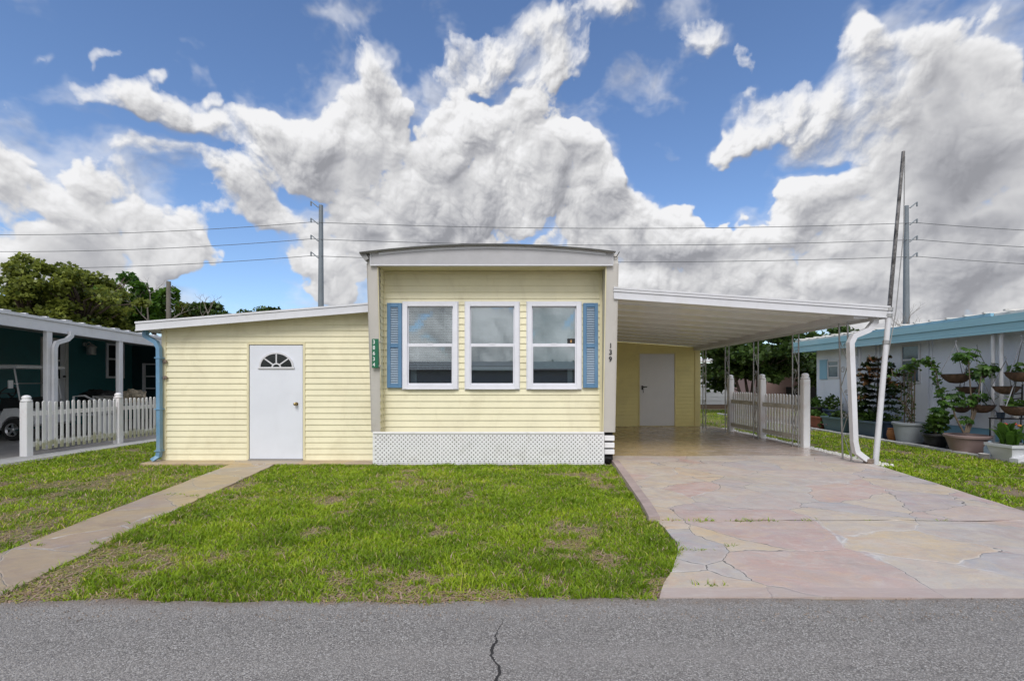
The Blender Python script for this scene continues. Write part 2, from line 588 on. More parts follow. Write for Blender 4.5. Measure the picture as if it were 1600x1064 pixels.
def clip_poly(poly, f):
    """part of a 2-D polygon where f(p) <= 0"""
    out = []
    for i, p in enumerate(poly):
        q = poly[(i + 1) % len(poly)]
        a, b = f(p), f(q)
        if a <= 0:
            out.append(p)
        if (a < 0 < b) or (b < 0 < a):
            s = a / (a - b)
            out.append((p[0] + (q[0] - p[0]) * s, p[1] + (q[1] - p[1]) * s))
    return out

def siding(mb, x0, x1, z0, z1, y, pitch, zref, proud=0.014, top=None, axis='y', sgn=-1):
    """lap siding on a wall facing -sgn: every course leans out to its lower edge.  top(x) = sloping upper limit"""
    k = math.floor((z0 - zref) / pitch)
    def P3(u, d, z):
        return (u, y + sgn * d, z) if axis == 'y' else (y + sgn * d, u, z)
    while zref + k * pitch < z1 - 1e-5:
        za, zb = zref + k * pitch, zref + (k + 1) * pitch
        lo, hi = max(za, z0), min(zb, z1)
        poly = [(x0, lo), (x1, lo), (x1, hi), (x0, hi)]
        if top:
            poly = clip_poly(poly, lambda p: p[1] - top(p[0]))
        if len(poly) >= 3:
            def dep(z):
                s = (z - za) / pitch
                if s < 0.10:
                    return proud
                return proud * (1 - (s - 0.10) / 0.90) 
            # flat nose, then slope
            nose = za + 0.10 * pitch
            for part in (clip_poly(poly, lambda p: p[1] - nose), clip_poly(poly, lambda p: nose - p[1])):
                if len(part) >= 3:
                    mb.add([P3(u, dep(z), z) for u, z in part], [tuple(range(len(part)))])
            if lo == za:
                xs = [p[0] for p in poly if abs(p[1] - za) < 1e-4]
                if len(xs) >= 2:
                    a, b = min(xs), max(xs)
                    mb.add([P3(a, 0, za), P3(b, 0, za), P3(b, proud, za), P3(a, proud, za)], [(0, 1, 2, 3)])
        k += 1
    return mb

# ---------------------------------------------------------------- noise on the ground plane (numpy)
def vnoise2(x, y, seed=0):
    xi, yi = np.floor(x).astype(np.int64), np.floor(y).astype(np.int64)
    fx, fy = x - xi, y - yi
    fx, fy = fx * fx * (3 - 2 * fx), fy * fy * (3 - 2 * fy)
    def h(a, b):
        n = (a * 374761393 + b * 668265263 + seed * 982451653) & 0x7fffffff
        n = ((n ^ (n >> 13)) * 1274126177) & 0x7fffffff
        return ((n ^ (n >> 16)) & 0xffff) / 65535.0
    return (h(xi, yi) * (1 - fx) + h(xi + 1, yi) * fx) * (1 - fy) + (h(xi, yi + 1) * (1 - fx) + h(xi + 1, yi + 1) * fx) * fy
def fnoise2(x, y, f, octs=4, seed=0, gain=0.5):
    s, a, tot = 0, 1, 0
    for k in range(octs):
        s = s + a * vnoise2(x * f + 13.7 * k, y * f + 5.1 * k, seed + k)
        tot += a
        a *= gain
        f *= 2
    return s / tot

# ---------------------------------------------------------------- ground, road, paving
def ground_material():
    m = bpy.data.materials.new('soil_and_turf')
    m.use_nodes = True
    t = NT(m.node_tree)
    b = t.t.nodes['Principled BSDF']
    p = t.n('ShaderNodeTexCoord').outputs['Object']
    n1 = t.noise(p, 0.9, 6, 0.62)
    n2 = t.noise(p, 9.0, 6, 0.7)
    n3 = t.noise(p, 60.0, 3, 0.7)
    soil = t.mix(n2, (0.20, 0.125, 0.10), (0.44, 0.31, 0.25))
    green = t.mix(n2, (0.075, 0.11, 0.02), (0.18, 0.21, 0.045))
    c = t.mix(t.ss(t.m('MULTIPLY_ADD', n2, 0.5, n1), 0.55, 0.95), soil, green)
    c = t.mix(t.ss(n3, 0.25, 0.75, 0, 0.5), c, (0.07, 0.055, 0.04))
    t.put(b.inputs['Base Color'], c)
    b.inputs['Roughness'].default_value = 0.95
    bn = t.n('ShaderNodeBump')
    bn.inputs['Distance'].default_value = 0.03
    bn.inputs['Strength'].default_value = 0.8
    t.put(bn.inputs['Height'], t.m('ADD', n2, t.m('MULTIPLY', n3, 0.5)))
    t.put(b.inputs['Normal'], bn.outputs[0])
    return m
def asphalt_material():
    m = bpy.data.materials.new('worn_asphalt')
    m.use_nodes = True
    t = NT(m.node_tree)
    b = t.t.nodes['Principled BSDF']
    p = t.n('ShaderNodeTexCoord').outputs['Object']
    v = t.n('ShaderNodeTexVoronoi', feature='F1')
    t.put(v.inputs['Vector'], t.vm('ADD', p, t.vm('SCALE', t.noise(p, 60, 2, 0.5, out='Color'), scale=0.008)))
    v.inputs['Scale'].default_value = 135
    sepc = t.n('ShaderNodeSeparateColor')
    t.put(sepc.inputs[0], v.outputs['Color'])
    stone = t.ramp(sepc.outputs[0], [(0.0, (0.11, 0.102, 0.097)), (0.3, (0.22, 0.207, 0.197)), (0.7, (0.34, 0.322, 0.305)), (0.92, (0.45, 0.43, 0.41)), (1.0, (0.60, 0.59, 0.58))])
    gap = t.ss(v.outputs['Distance'], 0.45, 0.85)
    c = t.mix(gap, stone, (0.10, 0.093, 0.088))
    big = t.noise(p, 0.6, 5, 0.6)
    c = t.mix(t.ss(big, 0.3, 0.7, 0.0, 0.35), c, (0.22, 0.207, 0.20))
    mid = t.noise(p, 7.0, 5, 0.65)
    c = t.mix(t.ss(mid, 0.35, 0.75, 0, 0.35), c, (0.24, 0.235, 0.225))
    lane = t.noise(t.vm('MULTIPLY', p, (0.12, 1.5, 1)), 1.0, 4, 0.6)
    c = t.mix(t.ss(lane, 0.42, 0.66, 0, 0.30), c, (0.33, 0.31, 0.295))
    spot = t.noise(p, 1.9, 7, 0.7, 0.8)
    c = t.mix(t.ss(spot, 0.60, 0.72, 0, 0.45), c, (0.115, 0.107, 0.102))
    sy = t.n('ShaderNodeSeparateXYZ')
    t.put(sy.inputs[0], p)
    verge = t.ss(t.m('MULTIPLY_ADD', t.noise(p, 5.0, 6, 0.7), 0.42, t.m('MULTIPLY_ADD', sy.outputs[0], -0.012, sy.outputs[1])), 3.31, 3.50, 0, 0.75)
    c = t.mix(verge, c, (0.19, 0.145, 0.115))
    # the crack that runs towards the viewer, and a fainter one that branches off
    sx = t.n('ShaderNodeSeparateXYZ')
    t.put(sx.inputs[0], p)
    wob = t.m('MULTIPLY', t.m('SUBTRACT', t.noise(t.vm('MULTIPLY', p, (0.0, 1, 0)), 3.2, 6, 0.62), 0.5), 0.22)
    dx = t.m('ABSOLUTE', t.m('SUBTRACT', t.m('ADD', sx.outputs[0], 0.085), wob))
    wid = t.m('MULTIPLY', t.ss(sx.outputs[1], 3.05, 2.6), t.m('MULTIPLY_ADD', mid, 0.016, 0.0005))
    crack = t.m('LESS_THAN', dx, wid)
    c = t.mix(crack, c, (0.03, 0.028, 0.028))
    t.put(b.inputs['Base Color'], c)
    t.put(b.inputs['Roughness'], t.ss(mid, 0.3, 0.7, 0.72, 0.9))
    bn = t.n('ShaderNodeBump')
    bn.inputs['Distance'].default_value = 0.006
    bn.inputs['Strength'].default_value = 0.9
    t.put(bn.inputs['Height'], t.m('SUBTRACT', t.m('SUBTRACT', 1.0, v.outputs['Distance']), t.m('MULTIPLY', crack, 2.0)))
    t.put(b.inputs['Normal'], bn.outputs[0])
    return m
def flagstone_material(name, scale, stones, rough=(0.38, 0.6), seed=0.0, wall=0.035, border=None, SMEAR=(0.53, 0.50, 0.47), SMEAR2=(0.42, 0.335, 0.305), bumpk=0.5, outer=None):
    """painted crazy-paving concrete: big irregular stones, pale and dark joints, smeared colour, hairline cracks"""
    m = bpy.data.materials.new(name)
    m.use_nodes = True
    t = NT(m.node_tree)
    b = t.t.nodes['Principled BSDF']
    p = t.vm('ADD', t.n('ShaderNodeTexCoord').outputs['Object'], (seed, seed * 0.7, 0))
    p = t.vm('MULTIPLY', p, (1, 1.15, 0))
    w = t.vm('ADD', p, t.vm('SCALE', t.vm('SUBTRACT', t.noise(p, 0.9, 5, 0.55, out='Color'), (0.5, 0.5, 0.5)), scale=0.55))
    vc = t.n('ShaderNodeTexVoronoi', feature='F1')
    t.put(vc.inputs['Vector'], w)
    vc.inputs['Scale'].default_value = scale
    ve = t.n('ShaderNodeTexVoronoi', feature='DISTANCE_TO_EDGE')
    t.put(ve.inputs['Vector'], w)
    ve.inputs['Scale'].default_value = scale
    sc_ = t.n('ShaderNodeSeparateColor')
    t.put(sc_.inputs[0], vc.outputs['Color'])
    k = len(stones)
    c = t.ramp(t.m('MULTIPLY_ADD', sc_.outputs[0], 0.8, t.m('MULTIPLY', t.noise(p, 1.6, 4, 0.6), 0.2)), [(i / (k - 1), s) for i, s in enumerate(stones)])
    other = t.ramp(t.noise(t.vm('ADD', w, (5, 2, 0)), 1.9, 6, 0.62, 0.7), [(0.28 + 0.44 * i / (k - 1), s) for i, s in enumerate(stones)])
    c = t.mix(0.27, c, other)
    smear = t.noise(t.vm('MULTIPLY', p, (1.0, 2.2, 1)), 1.7, 7, 0.62, 0.8)
    c = t.mix(t.ss(smear, 0.38, 0.72, 0, 0.5), c, SMEAR)
    sm2 = t.noise(t.vm('ADD', p, (9, 4, 0)), 2.6, 7, 0.65, 1.2)
    c = t.mix(t.ss(sm2, 0.46, 0.70, 0, 0.6), c, SMEAR2)
    mar = t.noise(t.vm('ADD', w, (3, 17, 0)), 4.5, 8, 0.72, 1.6)
    c = t.mix(t.ss(mar, 0.50, 0.68, 0, 0.45), c, tuple(v * 0.80 for v in SMEAR))
    c = t.mix(t.ss(mar, 0.47, 0.32, 0, 0.40), c, tuple(min(1, v * 1.12) for v in SMEAR))
    soot = t.noise(t.vm('MULTIPLY', p, (1.3, 0.5, 1)), 1.3, 7, 0.68, 0.5)
    c = t.mix(t.ss(soot, 0.54, 0.74, 0, 0.38), c, (0.27, 0.245, 0.23))
    grit = t.noise(p, 55, 4, 0.75)
    c = t.mix(t.ss(grit, 0.3, 0.8, 0, 0.25), c, (0.25, 0.22, 0.21))
    e = ve.outputs['Distance']
    which = t.noise(p, 0.7, 2, 0.5)
    broken = t.ss(t.noise(p, 5.0, 5, 0.7), 0.40, 0.60, 0.15, 1.0)
    pale = t.m('MULTIPLY', t.m('MULTIPLY', t.ss(e, wall * 0.7, wall * 0.15), broken), t.ss(which, 0.40, 0.55, 0.70, 0.30))
    c = t.mix(pale, c, (0.60, 0.59, 0.58))
    darkl = t.m('MULTIPLY', t.ss(e, wall * 0.16, wall * 0.05), t.m('MULTIPLY', t.ss(broken, 0.0, 0.5), t.ss(which, 0.34, 0.50)))
    c = t.mix(darkl, c, (0.10, 0.095, 0.09))
    if border:
        sx = t.n('ShaderNodeSeparateXYZ')
        t.put(sx.inputs[0], t.n('ShaderNodeTexCoord').outputs['Object'])
        f = t.ss(t.m('MULTIPLY_ADD', t.noise(p, 3, 3), 0.03, sx.outputs[1]), border - 0.006, border + 0.012, 1, 0)
        c = t.mix(t.m('MULTIPLY', f, 0.7), c, t.mix(grit, (0.36, 0.29, 0.275), (0.47, 0.39, 0.37)))
    if outer:
        sx = t.n('ShaderNodeSeparateXYZ')
        t.put(sx.inputs[0], t.n('ShaderNodeTexCoord').outputs['Object'])
        outer_mix = t.m('ADD', t.m('MULTIPLY_ADD', sx.outputs[0], 1.0, t.m('MULTIPLY', sx.outputs[1], -0.45)), t.m('MULTIPLY', smear, 1.6))
        c = t.mix(t.ss(outer_mix, 0.1, 1.7), c, t.mix(t.ss(sm2, 0.4, 0.65), *outer))  # blends to the outer tones towards the right and front
    # brushed streaks and small pits in the old paint
    streak = t.noise(t.vm('MULTIPLY', w, (2.0, 9.0, 1)), 3.0, 6, 0.7, 0.6)
    c = t.mix(t.ss(streak, 0.50, 0.75, 0, 0.30), c, tuple(v * 1.18 for v in SMEAR))
    c = t.mix(t.ss(streak, 0.46, 0.25, 0, 0.30), c, tuple(v * 0.72 for v in SMEAR2))
    t.put(b.inputs['Base Color'], c)
    t.put(b.inputs['Roughness'], t.ss(smear, 0.3, 0.7, *rough))
    b.inputs['Specular IOR Level'].default_value = 0.5
    bn = t.n('ShaderNodeBump')
    bn.inputs['Distance'].default_value = 0.006
    bn.inputs['Strength'].default_value = bumpk
    t.put(bn.inputs['Height'], t.m('ADD', t.m('MULTIPLY', grit, 0.35), t.m('ADD', t.m('MULTIPLY', smear, 0.8), t.ss(e, 0, wall * 0.5))))
    t.put(b.inputs['Normal'], bn.outputs[0])
    return m

M_soil = ground_material()
M_asph = asphalt_material()
STONES = [(0.55, 0.345, 0.285), (0.46, 0.435, 0.42), (0.62, 0.475, 0.29), (0.40, 0.395, 0.42), (0.51, 0.31, 0.265), (0.54, 0.49, 0.43), (0.60, 0.44, 0.26)]
M_flag = flagstone_material('painted_flagstone_concrete', 1.12, STONES, border=3.40)
M_flag_in = flagstone_material('sheltered_flagstone_concrete', 0.6, [(0.46, 0.34, 0.19), (0.53, 0.39, 0.215), (0.40, 0.31, 0.18), (0.55, 0.40, 0.23)], (0.14, 0.32), 3.7, 0.012, None, (0.50, 0.38, 0.22), (0.34, 0.25, 0.14), 0.12, ((0.46, 0.37, 0.33), (0.42, 0.37, 0.35)))
M_flag_walk = flagstone_material('painted_walk_concrete', 1.15, [(0.40, 0.305, 0.185), (0.31, 0.235, 0.195), (0.48, 0.355, 0.16), (0.30, 0.28, 0.27), (0.40, 0.25, 0.165)], (0.4, 0.6), 8.1, 0.035, None, (0.41, 0.34, 0.245), (0.29, 0.205, 0.145))
M_curb = mat('pink_painted_kerb', (0.42, 0.335, 0.315), 0.6, 0.12, 4, 0.4, 60, dirt=(0.2, 0.17, 0.15), damt=0.5, fine=0.3)
M_conc = mat('weathered_concrete', (0.36, 0.345, 0.335), 0.75, 0.12, 3, 0.5, 50, dirt=(0.16, 0.14, 0.12), damt=0.5, fine=0.35)
M_pale_conc = mat('pale_concrete', (0.50, 0.50, 0.49), 0.8, 0.1, 3, 0.5, 50, dirt=(0.25, 0.24, 0.2), damt=0.5, fine=0.35)

g = MB()
xs = [-600, -60, -20, -9, 0, 9, 20, 60, 600]
ys = [-300, -30, -6, 1.5, 10, 25, 60, 200, 900]
vs = [(x, y, 0.0 if y < 200 else 0.0) for y in ys for x in xs]
fs = [(j * 9 + i, j * 9 + i + 1, (j + 1) * 9 + i + 1, (j + 1) * 9 + i) for j in range(8) for i in range(8)]
g.add(vs, fs)
tag(g.build('ground', M_soil), kind='structure', label='brown soil under thin lawn turf around the homes')

def road_edge(x):
    return 3.225 + 0.012 * x + 0.025 * math.sin(x * 1.7) + 0.018 * math.sin(x * 4.3 + 1) + 0.012 * math.sin(x * 11.0)
r = MB()
xr = [-300, -60, -20] + [-10 + 0.1 * i for i in range(201)] + [20, 60, 300]
vs = [(x, -3.4, 0.006) for x in xr] + [(x, 0.8, 0.016) for x in xr] + [(x, road_edge(max(-10, min(10, x))), 0.008) for x in xr]
n = len(xr)
r.add(vs, [(i + k * n, i + 1 + k * n, i + 1 + (k + 1) * n, i + (k + 1) * n) for k in range(2) for i in range(n - 1)])
tag(r.build('road', M_asph, smooth=True), kind='structure', label='grey worn asphalt road with a crack across it')

def interp(pts, y):
    """x at distance y on a line of (x, y) points"""
    if y <= pts[0][1]:
        return pts[0][0]
    for (x0, y0), (x1, y1) in zip(pts, pts[1:]):
        if y <= y1:
            return x0 + (x1 - x0) * (y - y0) / (y1 - y0)
    return pts[-1][0]
DR_L = [(0.98, 3.2), (1.10, 3.45), (1.22, 3.65), (1.42, 4.02), (1.50, 4.33), (1.52, 4.9), (1.60, 5.5), (1.86, 8.35), (1.84, 8.5), (1.84, 15)]
DR_R = [(6.6, 3.2), (6.0, 3.8), (5.72, 4.8), (5.75, 5.4), (6.28, 8.25), (6.36, 15)]
WK_R = [(-3.52, 3.2), (-3.81, 5.02), (-4.14, 8.3)]
WK_L = [(-4.30, 3.2), (-4.39, 4.05), (-4.86, 7.87), (-4.92, 8.3)]
def drive_z(y):
    return float(np.interp(y, [3.2, 5.0, 8.2, 9], [0.014, 0.032, 0.052, 0.055]))
def slab(name, L, Rr, y0, y1, zf, m, label, wob=0.012, nx=10, step=0.12):
    mb = MB()
    n = max(2, int((y1 - y0) / step))
    rows = [y0 + (y1 - y0) * i / n for i in range(n + 1)]
    vs = []
    for j, y in enumerate(rows):
        a, b = interp(L, y), interp(Rr, y)
        a += wob * math.sin(y * 9.1) * math.sin(y * 3.3 + 1)
        b += wob * math.sin(y * 8.3 + 2) * math.sin(y * 2.9)
        vs.append((a, y, -0.08))
        for i in range(nx + 1):
            x = a + (b - a) * i / nx
            yy = y + (0.018 * math.sin(x * 5.1) + 0.01 * math.sin(x * 13.7) if j in (0, n) and 4.8 < y < 5.1 else 0)
            vs.append((x, yy, zf(y) + 0.004 * math.sin(x * 2.3 + y * 1.1)))
        vs.append((b, y, -0.08))
    w = nx + 3
    fs = [(j * w + i, j * w + i + 1, (j + 1) * w + i + 1, (j + 1) * w + i) for j in range(n) for i in range(w - 1)]
    fs += [tuple(range(w))[::-1], tuple(range(n * w, n * w + w))]
    mb.add(vs, fs)
    return tag(mb.build(name, m), kind='structure', label=label)
# the apron follows the wavy road edge by running a little over it
slab('driveway_apron', DR_L, DR_R, 3.245, 4.945, drive_z, M_flag, 'pink and cream flagstone driveway apron beside the road')
slab('driveway', DR_L, DR_R, 4.975, 9.05, drive_z, M_flag, 'pink and grey painted flagstone driveway before the carport')
slab('carport_floor', [(1.75, 9.05), (1.75, 15)], DR_R, 9.054, 14.95, drive_z, M_flag_in, 'brown glossy painted carport floor')
mb = MB()
cl = [(y, interp(DR_L, y)) for y in [4.99 + 0.2 * i for i in range(18)]]
for (ya, xa), (yb, xb) in zip(cl, cl[1:]):
    za, zb = drive_z(ya), drive_z(yb)
    gap = 0.006
    mb.hexa([(xa - 0.10, ya, -0.05), (xa + 0.03, ya, -0.05), (xb + 0.03, yb, -0.05), (xb - 0.10, yb, -0.05),
             (xa - 0.09, ya, za + 0.035), (xa + 0.025, ya, za + 0.035), (xb + 0.025, yb, zb + 0.035), (xb - 0.09, yb, zb + 0.035)])
tag(mb.build('driveway_kerb', M_curb), kind='structure', label='low pink kerb along the left edge of the driveway')
slab('front_walk', WK_L, WK_R, 3.26, 8.29, lambda y: 0.010 + 0.006 * (y - 3.2), M_flag_walk, 'narrow painted stone walk from road to white door', nx=4)
mb = MB().bbox(-6.50, -2.44, 8.26, 8.66, -0.05, 0.052, 0.012)
tag(mb.build('door_step_slab', M_flag_walk), kind='structure', label='low concrete slab under the side room wall')
# paving strip below the left fence, floor of the left neighbour's carport
kq = lambda y, o: (-8.95 + 0.10 * (y - 8.28) + o, y)
mb = MB().prism([kq(5.0, -0.72), kq(5.0, 0.0), kq(19.0, 0.0), kq(19.0, -0.5)], 'z', -0.05, 0.03)
tag(mb.build('fence_footing_strip', M_pale_conc), kind='structure', label='pale concrete strip under the left picket fence')
mb = MB().box(-14.6, -8.75, 5.0, 18.4, -0.05, 0.018)
tag(mb.build('neighbour_carport_floor', M_conc), kind='structure', label='grey concrete floor of the left carport')
mb = MB().box(-12.6, -9.556, 3.3, 4.994, -0.05, 0.02)
tag(mb.build('neighbour_driveway', M_conc), kind='structure', label='grey concrete driveway of the left neighbour')
# white stone chips below the carport fence, kerb and planting bed on the right
def chips(name, x0, x1, y0, y1, n, m, label, sz=1.0, z0=0.004):
    vs, qs = [], []
    u = rng.random((n, 3))
    for i in range(n):
        x, y = x0 + (x1 - x0) * u[i, 0], y0 + (y1 - y0) * u[i, 1]
        s = (0.012 + 0.025 * u[i, 2]) * sz
        a = random.random() * 6.28
        k = len(vs)
        for j in range(4):
            vs.append((x + s * math.cos(a + j * 1.57) * (1 + 0.3 * random.random()), y + s * math.sin(a + j * 1.57), z0))
        for j in range(4):
            vs.append((x + 0.6 * s * math.cos(a + j * 1.57 + 0.3), y + 0.6 * s * math.sin(a + j * 1.57 + 0.3), z0 + 0.008 * sz + s * 0.9))
        qs += [(k + 4, k + 5, k + 6, k + 7)] + [(k + j, k + (j + 1) % 4, k + 4 + (j + 1) % 4, k + 4 + j) for j in range(4)]
    o = np_mesh(name, vs, np.array(qs), m)
    return tag(o, label, 'gravel', kind='stuff')
M_chip = mat('white_stone_chips', (0.62, 0.61, 0.58), 0.8, 0.25, 30)
chips('white_gravel', 6.12, 6.62, 8.2, 14.6, 2600, M_chip, 'strip of white stone chips under the carport fence')
mb = MB()
for i in range(24):
    y0 = 6.0 + 0.62 * i
    mb.bbox(9.02, 9.13, y0, y0 + 0.605, -0.02, 0.065 + 0.006 * math.sin(i * 2.1), 0.012)
tag(mb.build('planting_bed_kerb', M_pale_conc), kind='structure', label='pale edging blocks before the potted plants')
mb = MB().box(9.13, 10.3, 5.9, 21, -0.02, 0.02)
tag(mb.build('planting_bed', mat('dark_mulch', (0.035, 0.028, 0.024), 0.95, 0.5, 20, 0.8, 60)), kind='structure', label='dark mulch bed below the neighbour wall')

chips('loose_grit', -4.2, 4.2, 2.93, 3.24, 900, mat('grey_brown_grit', (0.24, 0.20, 0.17), 0.9, 0.5, 40), 'loose grit scattered along the road edge', 0.17, 0.010)
# ---------------------------------------------------------------- grass
def grass_material():
    m = leaf_mat('grass_blade', (0.042, 0.078, 0.010), (0.22, 0.245, 0.045), 0.30, 0.5)
    t = NT(m.node_tree)
    at_ = [n for n in m.node_tree.nodes if n.type == 'ATTRIBUTE'][0]
    c = t.ramp(at_.outputs['Fac'], [(0.0, (0.07, 0.125, 0.006)), (0.3, (0.18, 0.30, 0.012)), (0.58, (0.33, 0.46, 0.022)), (0.8, (0.50, 0.53, 0.045)), (0.9, (0.42, 0.29, 0.20)), (1.0, (0.58, 0.43, 0.36))])
    b = m.node_tree.nodes['Principled BSDF']
    for l in list(m.node_tree.links):
        if l.to_node == b and l.to_socket.name == 'Base Color':
            m.node_tree.links.remove(l)
    t.put(b.inputs['Base Color'], c)
    for n in m.node_tree.nodes:
        if n.type == 'BSDF_TRANSLUCENT':
            t.put(n.inputs[0], t.mix(0.2, c, (0.45, 0.55, 0.06)))
    return m
M_grass = grass_material()
def bare(x, y):
    """0 = thick turf, 1 = bare earth"""
    n = fnoise2(x, y, 1.5, 5, 3, 0.62)
    n2 = fnoise2(x, y, 4.0, 4, 40, 0.6)
    edge = np.clip(1 - (y - 3.2) / 0.85, 0, 1)                       # worn along the road
    wl = np.interp(y, [p[1] for p in WK_R], [p[0] for p in WK_R])
    walk = np.clip(1 - np.abs(x - wl - 0.25) / 0.40, 0, 1) * np.clip((5.2 - y) / 1.2, 0, 1) * (x > wl)
    left = np.clip((-4.5 - x) / 1.0, 0, 1) * np.clip((8.2 - y) / 2, 0, 1)
    s = n * 0.80 + n2 * 0.42 + 0.045 * edge + 0.26 * walk + 0.09 * left
    return np.clip((s - 0.69) / 0.11, 0, 1)
def blades(name, regions, label, hscale=1.0, width=1.0, pts=None):
    P = [] if pts is None else [pts]
    for x0, x1, y0, y1, dens, inside in regions:
        n = int((x1 - x0) * (y1 - y0) * dens)
        x = rng.uniform(x0, x1, n)
        y = rng.uniform(y0, y1, n)
        k = inside(x, y)
        P.append(np.stack([x[k], y[k]], 1))
    P = np.concatenate(P)
    x, y = P[:, 0], P[:, 1]
    br = bare(x, y) if pts is None else np.zeros(len(x))
    n2 = fnoise2(x, y, 2.3, 4, 77)
    keep = rng.random(len(x)) > br * 0.93
    x, y, br, n2 = x[keep], y[keep], br[keep], n2[keep]
    N = len(x)
    clump = fnoise2(x, y, 5.5, 3, 9)
    dry = np.clip(br * 0.9 + (fnoise2(x, y, 0.8, 3, 21) - 0.55) * 1.2, 0, 1)
    far = np.clip((y - 4) / 5, 0, 1)
    h = (0.020 + 0.038 * rng.random(N) ** 1.5) * (0.65 + 0.9 * np.clip((clump - 0.25) * 1.6, 0, 1)) * hscale * (1 - 0.45 * br)
    w = (0.0022 + 0.0030 * rng.random(N)) * (1 + 0.9 * far) * width
    a = rng.uniform(0, 2 * np.pi, N)
    lean = h * (0.35 + 1.1 * rng.random(N))
    dx, dy = np.cos(a), np.sin(a)
    fa = rng.uniform(0, np.pi, N)
    px, py = np.cos(fa) * w, np.sin(fa) * w
    V = np.zeros((N, 5, 3), np.float32)
    V[:, 0] = np.stack([x - px, y - py, np.full(N, -0.004)], 1)
    V[:, 1] = np.stack([x + px, y + py, np.full(N, -0.004)], 1)
    mx, my, mz = x + dx * lean * 0.38, y + dy * lean * 0.38, h * 0.66
    V[:, 2] = np.stack([mx + px * 0.8, my + py * 0.8, mz], 1)
    V[:, 3] = np.stack([mx - px * 0.8, my - py * 0.8, mz], 1)
    V[:, 4] = np.stack([x + dx * lean, y + dy * lean, h], 1)
    base = (np.arange(N) * 5)[:, None]
    q = base + np.array([0, 1, 2, 3])
    tr = base + np.array([3, 2, 4])
    tone = np.clip(0.20 + 0.62 * (n2 - 0.2) + 0.36 * (rng.random(N) - 0.5), 0.02, 0.80)
    isdry = rng.random(N) < 0.09 + 0.62 * dry
    tone = np.where(isdry, 0.80 + 0.2 * rng.random(N), tone)
    tint = np.repeat(tone[:, None], 5, 1)
    tint[:, :2] *= 0.8
    o = np_mesh(name, V.reshape(-1, 3), q, M_grass, None, tint.ravel(), tr)
    return tag(o, label, 'grass', kind='stuff')
def line_x(pts):
    xs_, ys_ = [p[0] for p in pts], [p[1] for p in pts]
    return lambda y: np.interp(y, ys_, xs_)
fL, fR, fWL, fWR = line_x(DR_L), line_x(DR_R), line_x(WK_L), line_x(WK_R)
def fray(x, y, s=0):
    return 0.045 * (fnoise2(x, y, 7, 3, 60 + s) - 0.35)
def re_np(x):
    return 3.225 + 0.012 * x + 0.025 * np.sin(x * 1.7) + 0.018 * np.sin(x * 4.3 + 1) + 0.012 * np.sin(x * 11.0)
in_main = lambda x, y: (x > fWR(y) - fray(x, y)) & (x < fL(y) - 0.085 * (y > 4.95) + fray(x, y, 3)) & (y > re_np(x) - 1.6 * fray(x, y, 5)) & (y < 8.27)
in_left = lambda x, y: (x < fWL(y) + fray(x, y)) & (x > -8.94 + 0.10 * (y - 8.28)) & (y > re_np(x) - fray(x, y, 5)) & (y < np.where(x > -6.5, 8.27, 99))
in_right = lambda x, y: (y > re_np(x)) & (x > np.where(y > 8.2, 6.5, fR(y)) - fray(x, y)) & (x < 9.03)
blades('front_lawn_grass', [(-4.2, 1.95, 3.1, 4.6, 8500, in_main), (-4.2, 1.95, 4.6, 6.3, 6000, in_main), (-4.2, 1.95, 6.3, 8.3, 3600, in_main)],
       'patchy green grass before the yellow mobile home')
blades('side_lawn_grass', [(-9, -4.2, 3.1, 5.5, 3400, in_left), (-9, -4.2, 5.5, 8.3, 2300, in_left), (-9, -6.4, 8.3, 13.5, 1500, in_left)],
       'patchy grass left of the stone walk')
blades('neighbour_lawn_grass', [(5.5, 9.03, 3.1, 8.5, 2400, in_right), (6.4, 9.03, 8.5, 14, 1300, in_right), (6.5, 13, 14, 24, 350, lambda x, y: (x > 6.5) & ((x < 9.03) | (y > 20)))],
       'green grass between the driveway and the potted plants', 0.9, 1.25)
def thatch(name, regions, label):
    P = []
    for x0, x1, y0, y1, dens, inside in regions:
        n = int((x1 - x0) * (y1 - y0) * dens)
        x, y = rng.uniform(x0, x1, n), rng.uniform(y0, y1, n)
        k = inside(x, y)
        k &= rng.random(n) < 0.06 + 1.1 * bare(x, y)
        P.append(np.stack([x[k], y[k]], 1))
    P = np.concatenate(P)
    N = len(P)
    a = rng.uniform(0, 2 * np.pi, N)
    l = 0.02 + 0.06 * rng.random(N)
    w = 0.0022 + 0.0025 * rng.random(N)
    d = np.stack([np.cos(a), np.sin(a), 0.12 * rng.normal(size=N)], 1)
    s_ = np.stack([-np.sin(a), np.cos(a), np.zeros(N)], 1) * w[:, None]
    o = np.stack([P[:, 0], P[:, 1], 0.004 + 0.012 * rng.random(N)], 1)
    e = o + d * l[:, None]
    V = np.stack([o - s_, o + s_, e + s_ * 0.5, e - s_ * 0.5], 1).reshape(-1, 3)
    V[:, 2] = np.maximum(V[:, 2], 0.003)
    tint = np.repeat(np.where(rng.random(N) < 0.2, 0.5 * rng.random(N) + 0.2, 0.84 + 0.16 * rng.random(N)), 4)
    return tag(np_mesh(name, V, np.arange(N * 4).reshape(-1, 4), M_grass, None, tint), label, 'dry grass', kind='stuff')
thatch('front_lawn_thatch', [(-4.2, 1.95, 3.1, 4.6, 5200, in_main), (-4.2, 1.95, 4.6, 8.3, 2200, in_main)], 'dry straw on the bare patches of the front lawn')
thatch('side_lawn_thatch', [(-9, -4.2, 3.1, 8.3, 2200, in_left)], 'dry straw on the bare patches left of the walk')
